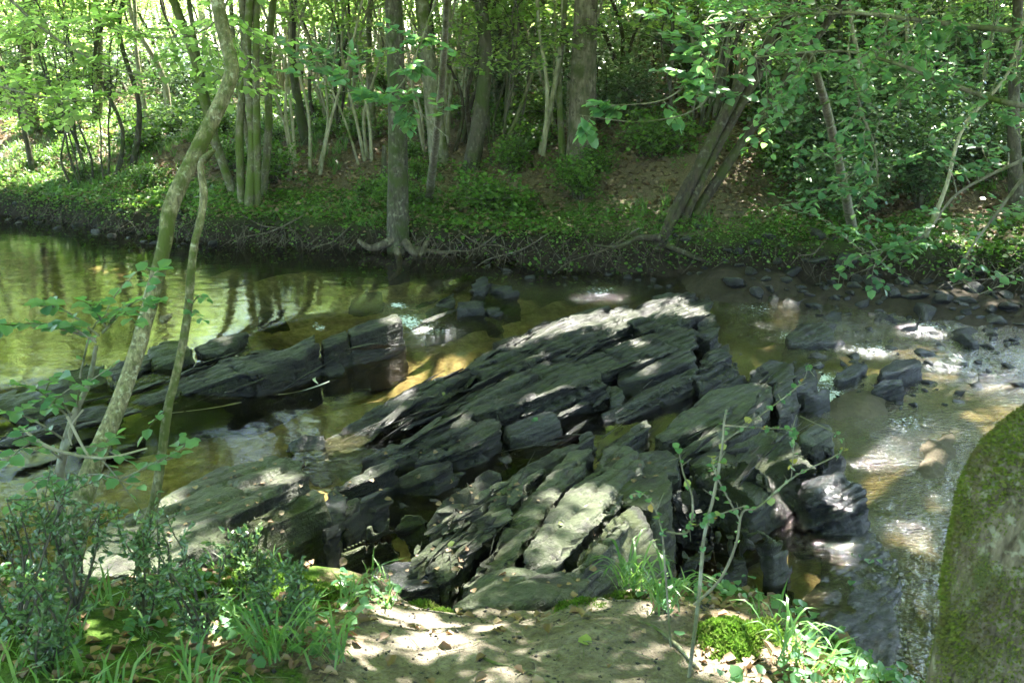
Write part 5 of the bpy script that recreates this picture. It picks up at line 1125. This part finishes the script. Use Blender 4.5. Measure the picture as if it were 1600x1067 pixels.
# moss mounds and grass on the near bank
def mound(px, py, w, d, h, label, seed, n=9000):
    c = pz(px, py, .98); c[2] = max(float(H(c[0], c[1])[0]), .88); r = np.random.default_rng(seed); mb = MB(); nx = 40
    u, v = np.meshgrid(np.linspace(-1, 1, nx), np.linspace(-1, 1, nx), indexing='ij'); rr = np.hypot(u, v)
    X_, Y_ = c[0] + u * w, c[1] + v * d; prof = np.clip(1 - rr ** 2, 0, 1) ** .6; nz = fbm2(X_, Y_, 7, 3, seed)
    Z_ = np.maximum(H(X_.ravel(), Y_.ravel()).reshape(nx, nx), c[2] - .07 - .34 * rr ** 2) - .04 + prof * h * .55 * (1 + nz * 1.6) + nz * .035
    i, j = np.meshgrid(np.arange(nx - 1), np.arange(nx - 1), indexing='ij'); a = i * nx + j
    mb.add(np.stack([X_, Y_, Z_], -1).reshape(-1, 3), np.stack([a, a + nx, a + nx + 1, a + 1], -1).reshape(-1, 4))
    root = empty('moss_mound', c); tag(root, label, 'moss mound'); mb.build('cushion', M['moss'], root)
    mf = MB(); uu, vv = r.uniform(-1, 1, n), r.uniform(-1, 1, n); k = uu ** 2 + vv ** 2 < .97; uu, vv = uu[k], vv[k]
    iu = (uu + 1) / 2 * (nx - 1); jv = (vv + 1) / 2 * (nx - 1); i0 = np.clip(iu.astype(int), 0, nx - 2); j0 = np.clip(jv.astype(int), 0, nx - 2); fu, fv = iu - i0, jv - j0
    zz = Z_[i0, j0] * (1 - fu) * (1 - fv) + Z_[i0 + 1, j0] * fu * (1 - fv) + Z_[i0, j0 + 1] * (1 - fu) * fv + Z_[i0 + 1, j0 + 1] * fu * fv
    P = np.stack([c[0] + uu * w, c[1] + vv * d, zz], 1); D = np.stack([r.normal(0, .7, len(P)), r.normal(0, .7, len(P)), np.ones(len(P))], 1)
    leaves(mf, P, r.uniform(.010, .024, len(P)), D, r.normal(size=(len(P), 3)), width=.2, r=r); mf.build('moss', M['moss'], root)
mound(650, 905, .16, .11, .10, 'small bright moss cushion at the left lip of the dirt path', 81, 6000)
mound(900, 893, .14, .09, .08, 'small moss cushion at the edge of the smooth pale rock', 82, 5000)
mound(975, 950, .28, .20, .09, 'grassy moss mound right of the dirt path', 83, 14000)
mound(1120, 1010, .28, .16, .05, 'bright moss hummock behind the larger moss bank at bottom right', 84, 9000)
mound(1250, 1045, .46, .24, .10, 'large bright green moss bank at bottom right', 85, 26000)
mound(400, 925, .42, .20, .10, 'broad moss patch left of the dirt path near the mossy cube', 86, 20000)
mound(490, 960, .22, .16, .06, 'thin olive moss patch touching the left side of the path', 87, 9000)
mound(340, 985, .28, .14, .08, 'moss patch among the spiky shrubs', 88, 10000)
offp = lambda x, y, df, dn: (dn > -.25) & (np.abs(x - .02) > np.interp(y, [1.5, 2.4, 3.2], [.64, .58, .48]))
grass(420, (-2.6, 2.2), (1.6, 3.7), lambda x, y, df, dn: offp(x, y, df, dn) & (fbm2(x, y, 2.2, 2, 73) > .0), .05, .17, 'grass', per=9, wid=.06)
def gpx(name, lab, px, py, n, h0, h1, seed):
    """one grass tuft"""
    c = ground_at(px, py); r = np.random.default_rng(seed); mb = MB()
    for k in range(n):
        a = r.uniform(0, 6.28); h = r.uniform(h0, h1); b = c + [r.normal(0, .03), r.normal(0, .03), .04]; e = b + [math.cos(a) * h * .55, math.sin(a) * h * .55, h * .75]; tp = e + [math.cos(a) * h * .35, math.sin(a) * h * .35, -h * .12]
        Q = spline([b, (b + e) / 2 + [0, 0, h * .12], e, tp], 7); sd = np.array([-math.sin(a), math.cos(a), 0]); w = np.array([.6, 1, 1, .9, .7, .4, .05])[:, None] * .0042
        V = np.concatenate([Q - sd * w, Q + sd * w]); mb.add(V, np.array([[i, i + 1, i + 8, i + 7] for i in range(6)]))
    tag(mb.build(name, M['grass'], loc=c), lab, 'grass tuft')
gpx('grass_tuft', 'long bladed grass tuft on the mound right of the path', 985, 930, 40, .09, .22, 1)
gpx('grass_tuft', 'arching grass tuft between mound and thin sapling', 1030, 960, 34, .09, .24, 2)
gpx('grass_tuft', 'small grass tuft at the top edge of the smooth pale rock', 895, 885, 18, .07, .14, 3)
gpx('grass_tuft', 'grass tuft on the large moss bank at bottom right', 1230, 1040, 20, .08, .18, 4)
gpx('grass_tuft', 'grass tuft at the bottom left between the spiky shrubs and path', 430, 1040, 34, .1, .24, 5)
gpx('grass_tuft', 'few grass blades on the small bright moss cushion', 640, 900, 7, .08, .16, 6)
gpx('grass_tuft', 'pale grass tuft by the bottom edge left of the path', 520, 1050, 26, .07, .16, 7)
# ivy and small herbs near the viewer
mb = MB(); x, y = scatter(9000, -2.8, 2.4, 1.5, 3.9); P, df, dn = ground_pts(x, y, .01); k = offp(x, y, df, dn) & (fbm2(x, y, 2.6, 2, 75) > .02); P = P[k]; P[:, 2] += rg.random(len(P)) * .06
leaves(mb, P, rg.uniform(.018, .045, len(P)), shape='near', r=rg, tilt=.4, width=.5)
tag(mb.build('low_herbs', M['leaf_hazel'], loc=(0, 2, 0)), kind='stuff')
# leaf litter
mb = MB()
x, y = scatter(5200, -3, 2.6, 1.4, 3.9); P, df, dn = ground_pts(x, y, .006); onp = ~offp(x, y, df, dn); k = (dn > -.2) & (rg.random(len(x)) < np.where(onp, .13, .8)); A_ = P[k]
x, y = scatter(90000, -14, 14, 11, 28); P, df, dn = ground_pts(x, y, .01); k = (df > .3) & (fbm2(x, y, .7, 2, 90) > -.5); B_ = P[k]
q = np.array([pz(rg.uniform(560, 1000), rg.uniform(700, 920), .62) for _ in range(0)]).reshape(-1, 3)
leaves(mb, A_, rg.uniform(.02, .06, len(A_)), N=rg.normal(0, .3, (len(A_), 3)) + [0, 0, 1], shape='near', r=rg, D=rg.normal(size=(len(A_), 3)) * [1, 1, .15], fold=.32, width=.33)
leaves(mb, B_, rg.uniform(.05, .10, len(B_)), N=rg.normal(0, .35, (len(B_), 3)) + [0, 0, 1], r=rg, D=rg.normal(size=(len(B_), 3)) * [1, 1, .15], fold=.2)
tag(mb.build('leaf_litter', M['litter'], loc=(0, 3, 0)), kind='stuff')
# exposed roots hanging on the undercut
rr_ = np.random.default_rng(17)
for k in range(0, 26, 2):
    px = [430, 470, 520, 560, 700, 740, 780, 820, 870, 920, 1010, 1060, 1110, 1160, 1210, 1260, 1300, 1350, 1400, 1450, 1500, 1540, 1580, 350, 300, 250][k]; x = float(pz(px, 420, .3)[0]); y0 = float(yF(x)); z0 = .5
    a = np.array([x, y0 + .35, float(H(x, y0 + .4)[0]) + .02]); L = rr_.uniform(.3, 1.3) * rr_.choice([-1, 1])
    b = np.array([x + L * .4, y0 + .12, a[2] - .15 - rr_.random() * .1]); c = np.array([x + L * .8, y0 - .02, b[2] - rr_.uniform(.0, .2)]); d = np.array([x + L, y0 + rr_.uniform(-.15, .1), c[2] - rr_.uniform(.05, .2)])
    mw = MB(); tube(mw, [a, b, c, d], [rr_.uniform(.008, .018), .009, .003], 6, 20, bump=.25, seed=k)
    for q in range(3):
        s0 = b + (c - b) * rr_.random(); tube(mw, [s0, s0 + rr_.normal(0, .1, 3) - [0, .05, .1], s0 + rr_.normal(0, .15, 3) - [0, .08, .25]], [.004, .0015], 4, 6)
    tag(mw.build('tree_root', M['root']), 'bare pale root snaking over the dark undercut of the far bank', 'root', 'roots over the undercut bank')
# drifting foam lines in the middle pool
def foam_line(pts, w, label, seed):
    Q = spline([pz(a, b_, .005) for a, b_ in pts], 60); r = np.random.default_rng(seed); T = norm(np.gradient(Q, axis=0)); sd = np.cross(T, [0, 0, 1.0]); ww = (np.interp(np.linspace(0, 1, 60), np.linspace(0, 1, len(w)), w) * (1 + .5 * vnoise(Q * 9, seed)))[:, None]
    V = np.concatenate([Q - sd * ww, Q + sd * ww * .6]); V[:, 2] = .008; mb = MB(); mb.add(V, np.array([[i, i + 1, i + 61, i + 60] for i in range(59)])); tag(mb.build('foam_streak', M['foam']), label, 'foam')
foam_line([(-40, 690), (60, 672), (150, 662), (250, 648), (330, 638), (380, 628), (402, 620)], [.005, .006, .006, .008, .010, .02, .005], 'long thin white foam line along the foot of the long left ledge', 1)
foam_line([(405, 596), (435, 599), (450, 590), (468, 570)], [.004, .008, .007, .004], 'short hooked foam line at the right end of the long left ledge', 2)
foam_line([(420, 617), (445, 616), (475, 610), (500, 602), (515, 596)], [.005, .009, .006, .008, .006], 'broken foam line below the low wedge stone', 3)
foam_line([(366, 612), (380, 606), (392, 604)], [.01, .02, .008], 'small foam patch by the ledge face', 4)
foam_line([(484, 570), (500, 580), (490, 592), (497, 600)], [.008, .018, .018, .006], 'grey green foam patch under the low wedge stone', 5)
# small leaves fallen on the rocks and a red one
dg = bpy.context.evaluated_depsgraph_get(); dg.update()
def drop(px, py):
    d = Vector(ray(px, py)).normalized(); hit, loc, nrm, idx, ob, mt = scene.ray_cast(dg, Vector((0, 0, CAMZ)), d)
    return (np.array(loc), np.array(nrm), ob.name if ob else '') if hit else None
for k, (a, b_, sz, mat, lab, cat) in enumerate([(840, 658, .07, 'leaf_hazel', 'green leaf stuck on the wet bluish block below the second ledge', 'leaf'), (696, 848, .05, 'yellow_leaf', 'yellow leaf on the flaky slabs near the split block', 'leaf'), (688, 615, .05, 'yellow_leaf', 'small orange leaf on the tip of the main slate ledge', 'leaf'),
        (872, 820, .03, 'yellow_leaf', 'small yellow leaf on the big pale shelf', 'leaf'), (905, 998, .055, 'yellow_leaf', 'pale green leaf lying on the dirt path', 'leaf'), (816, 968, .06, 'litter', 'brown leaf in the middle of the dirt path', 'leaf'), (770, 985, .06, 'litter', 'brown leaf left of centre on the dirt path', 'leaf'), (1358, 882, .075, 'leaf_hazel', 'bright green leaf on the silt bar', 'leaf'), (1330, 866, .07, 'leaf_hazel', 'upper green leaf on the silt bar', 'leaf'), (1333, 908, .06, 'leaf_hazel', 'lower green leaf on the silt bar', 'leaf'),
        (1370, 875, .05, 'leaf_hazel', 'small green leaf right on the silt bar', 'leaf'), (1330, 1000, .06, 'litter', 'reddish brown leaf on the near end of the silt bar', 'leaf'), (600, 780, .05, 'litter', 'brown leaf on the green block', 'leaf'), (925, 828, .05, 'litter', 'brown leaf on the right of the big pale shelf', 'leaf'), (1030, 745, .04, 'litter', 'dry leaf on the sunlit cap', 'leaf')]):
    h = drop(a, b_)
    if h is None: continue
    mb = MB(); leaves(mb, [h[0] + h[1] * .006], sz, D=np.array([[rg.normal(), rg.normal(), 0]]), N=np.array([h[1]]), shape='near', r=rg, fold=.15); tag(mb.build('fallen_leaf', M[mat], loc=h[0]), lab, cat)
mb = MB(); cnt = 0
for k in range(420):
    a, b_ = rg.uniform(200, 1060), rg.uniform(690, 930); h = drop(a, b_)
    if h is None or not any(s_ in h[2] for s_ in ('rock', 'boulder', 'slate', 'split')) or h[1][2] < .5: continue
    if vnoise(np.array([[h[0][0] * 2, h[0][1] * 2, 0]]), 4)[0] < -.1: continue
    leaves(mb, [h[0] + h[1] * .005], rg.uniform(.018, .045), D=np.array([[rg.normal(), rg.normal(), 0]]), N=np.array([h[1]]) + rg.normal(0, .2, 3), shape='near', r=rg, fold=.2)
tag(mb.build('dry_leaves_on_rocks', M['litter'], loc=(0, 5, 0)), kind='stuff')

# grit, twigs and small pebbles on the path; rootlets in the undercut
mb = MB(); x, y = scatter(5200, -1.3, 1.4, 1.5, 3.45); P, df, dn = ground_pts(x, y, .002); k = (dn > -.15) & (fbm2(x, y, 3, 2, 95) > -.2); P = P[k]
oc = np.array([[1, 0, 0], [-1, 0, 0], [0, 1, 0], [0, -1, 0], [0, 0, .7], [0, 0, -.7]], float); of = np.array([[0, 2, 4], [2, 1, 4], [1, 3, 4], [3, 0, 4], [2, 0, 5], [1, 2, 5], [3, 1, 5], [0, 3, 5]])
m_ = len(P); sz = .0022 + .008 * rg.random(m_) ** 6; V = P[:, None] + (oc[None] + rg.normal(0, .25, (m_, 6, 3))) * sz[:, None, None]
mb.add(V.reshape(-1, 3), (np.arange(m_)[:, None, None] * 6 + of[None]).reshape(-1, 3)); tag(mb.build('path_grit', M['stone'], loc=(0, 2, 0)), kind='stuff')
mb = MB()
for k in range(260):
    x0, y0 = rg.uniform(-1.6, 1.6), rg.uniform(1.6, 3.4); a = rg.uniform(0, 6.28); L = rg.uniform(.03, .16); p0 = np.array([x0, y0, float(H(x0, y0)[0]) + .004]); x1, y1 = x0 + math.cos(a) * L, y0 + math.sin(a) * L
    p1 = np.array([x1, y1, float(H(x1, y1)[0]) + .006]); tube(mb, [p0, (p0 + p1) / 2 + [rg.normal(0, .01), rg.normal(0, .01), .004], p1], [.0018, .001], 4, 5)
for pts in [[(.35, 2.2), (.1, 2.5), (-.1, 2.65), (-.35, 3.0)], [(-.55, 2.1), (-.3, 2.3), (.15, 2.35)], [(.6, 2.6), (.45, 2.9), (.1, 3.1)]]:
    tube(mb, [[a, b, float(H(a, b)[0]) - .001] for a, b in pts], [.007, .006, .003], 6, 22, bump=.3, seed=3)
tag(mb.build('fallen_twigs', M['bark_grey'], loc=(0, 2, 0)), kind='stuff')
mb = MB()
for k in range(420):
    x0 = rg.uniform(-8.5, 6.5); y0 = float(yF(x0)) + rg.uniform(.1, .35); z0 = rg.uniform(.3, .55); p0 = np.array([x0, y0, z0]); L = rg.uniform(.15, .45)
    p1 = p0 + [rg.normal(0, .12), -rg.uniform(.05, .2), -L * .5]; p2 = p1 + [rg.normal(0, .15), -rg.uniform(0, .08), -L * .5]; tube(mb, [p0, p1, p2], [.006, .004, .0015], 4, 7)
tag(mb.build('hanging_rootlets', M['root'], loc=(0, 12, 0)), kind='stuff')

# ------------------------------------------------------------------ humid sunlit air under the trees
mz, ntz, outz = new_mat('haze')
pv = ntz.nodes.new('ShaderNodeVolumePrincipled'); pv.inputs['Color'].default_value = (.90, .97, .90, 1); pv.inputs['Density'].default_value = .0006; pv.inputs['Anisotropy'].default_value = .55
L_(ntz, pv.outputs[0], outz.inputs['Volume'])
mb = MB(); x0, x1, y0, y1, z0, z1 = -95, 95, -45, 125, -4, 22
V = np.array([[x, y, z] for x in (x0, x1) for y in (y0, y1) for z in (z0, z1)], float)
mb.add(V, np.array([[0, 1, 3, 2], [4, 6, 7, 5], [0, 4, 5, 1], [2, 3, 7, 6], [0, 2, 6, 4], [1, 5, 7, 3]]))
tag(mb.build('haze', mz, loc=(0, 0, 0), smooth=False), kind='stuff')
scene.cycles.volume_bounces = 0
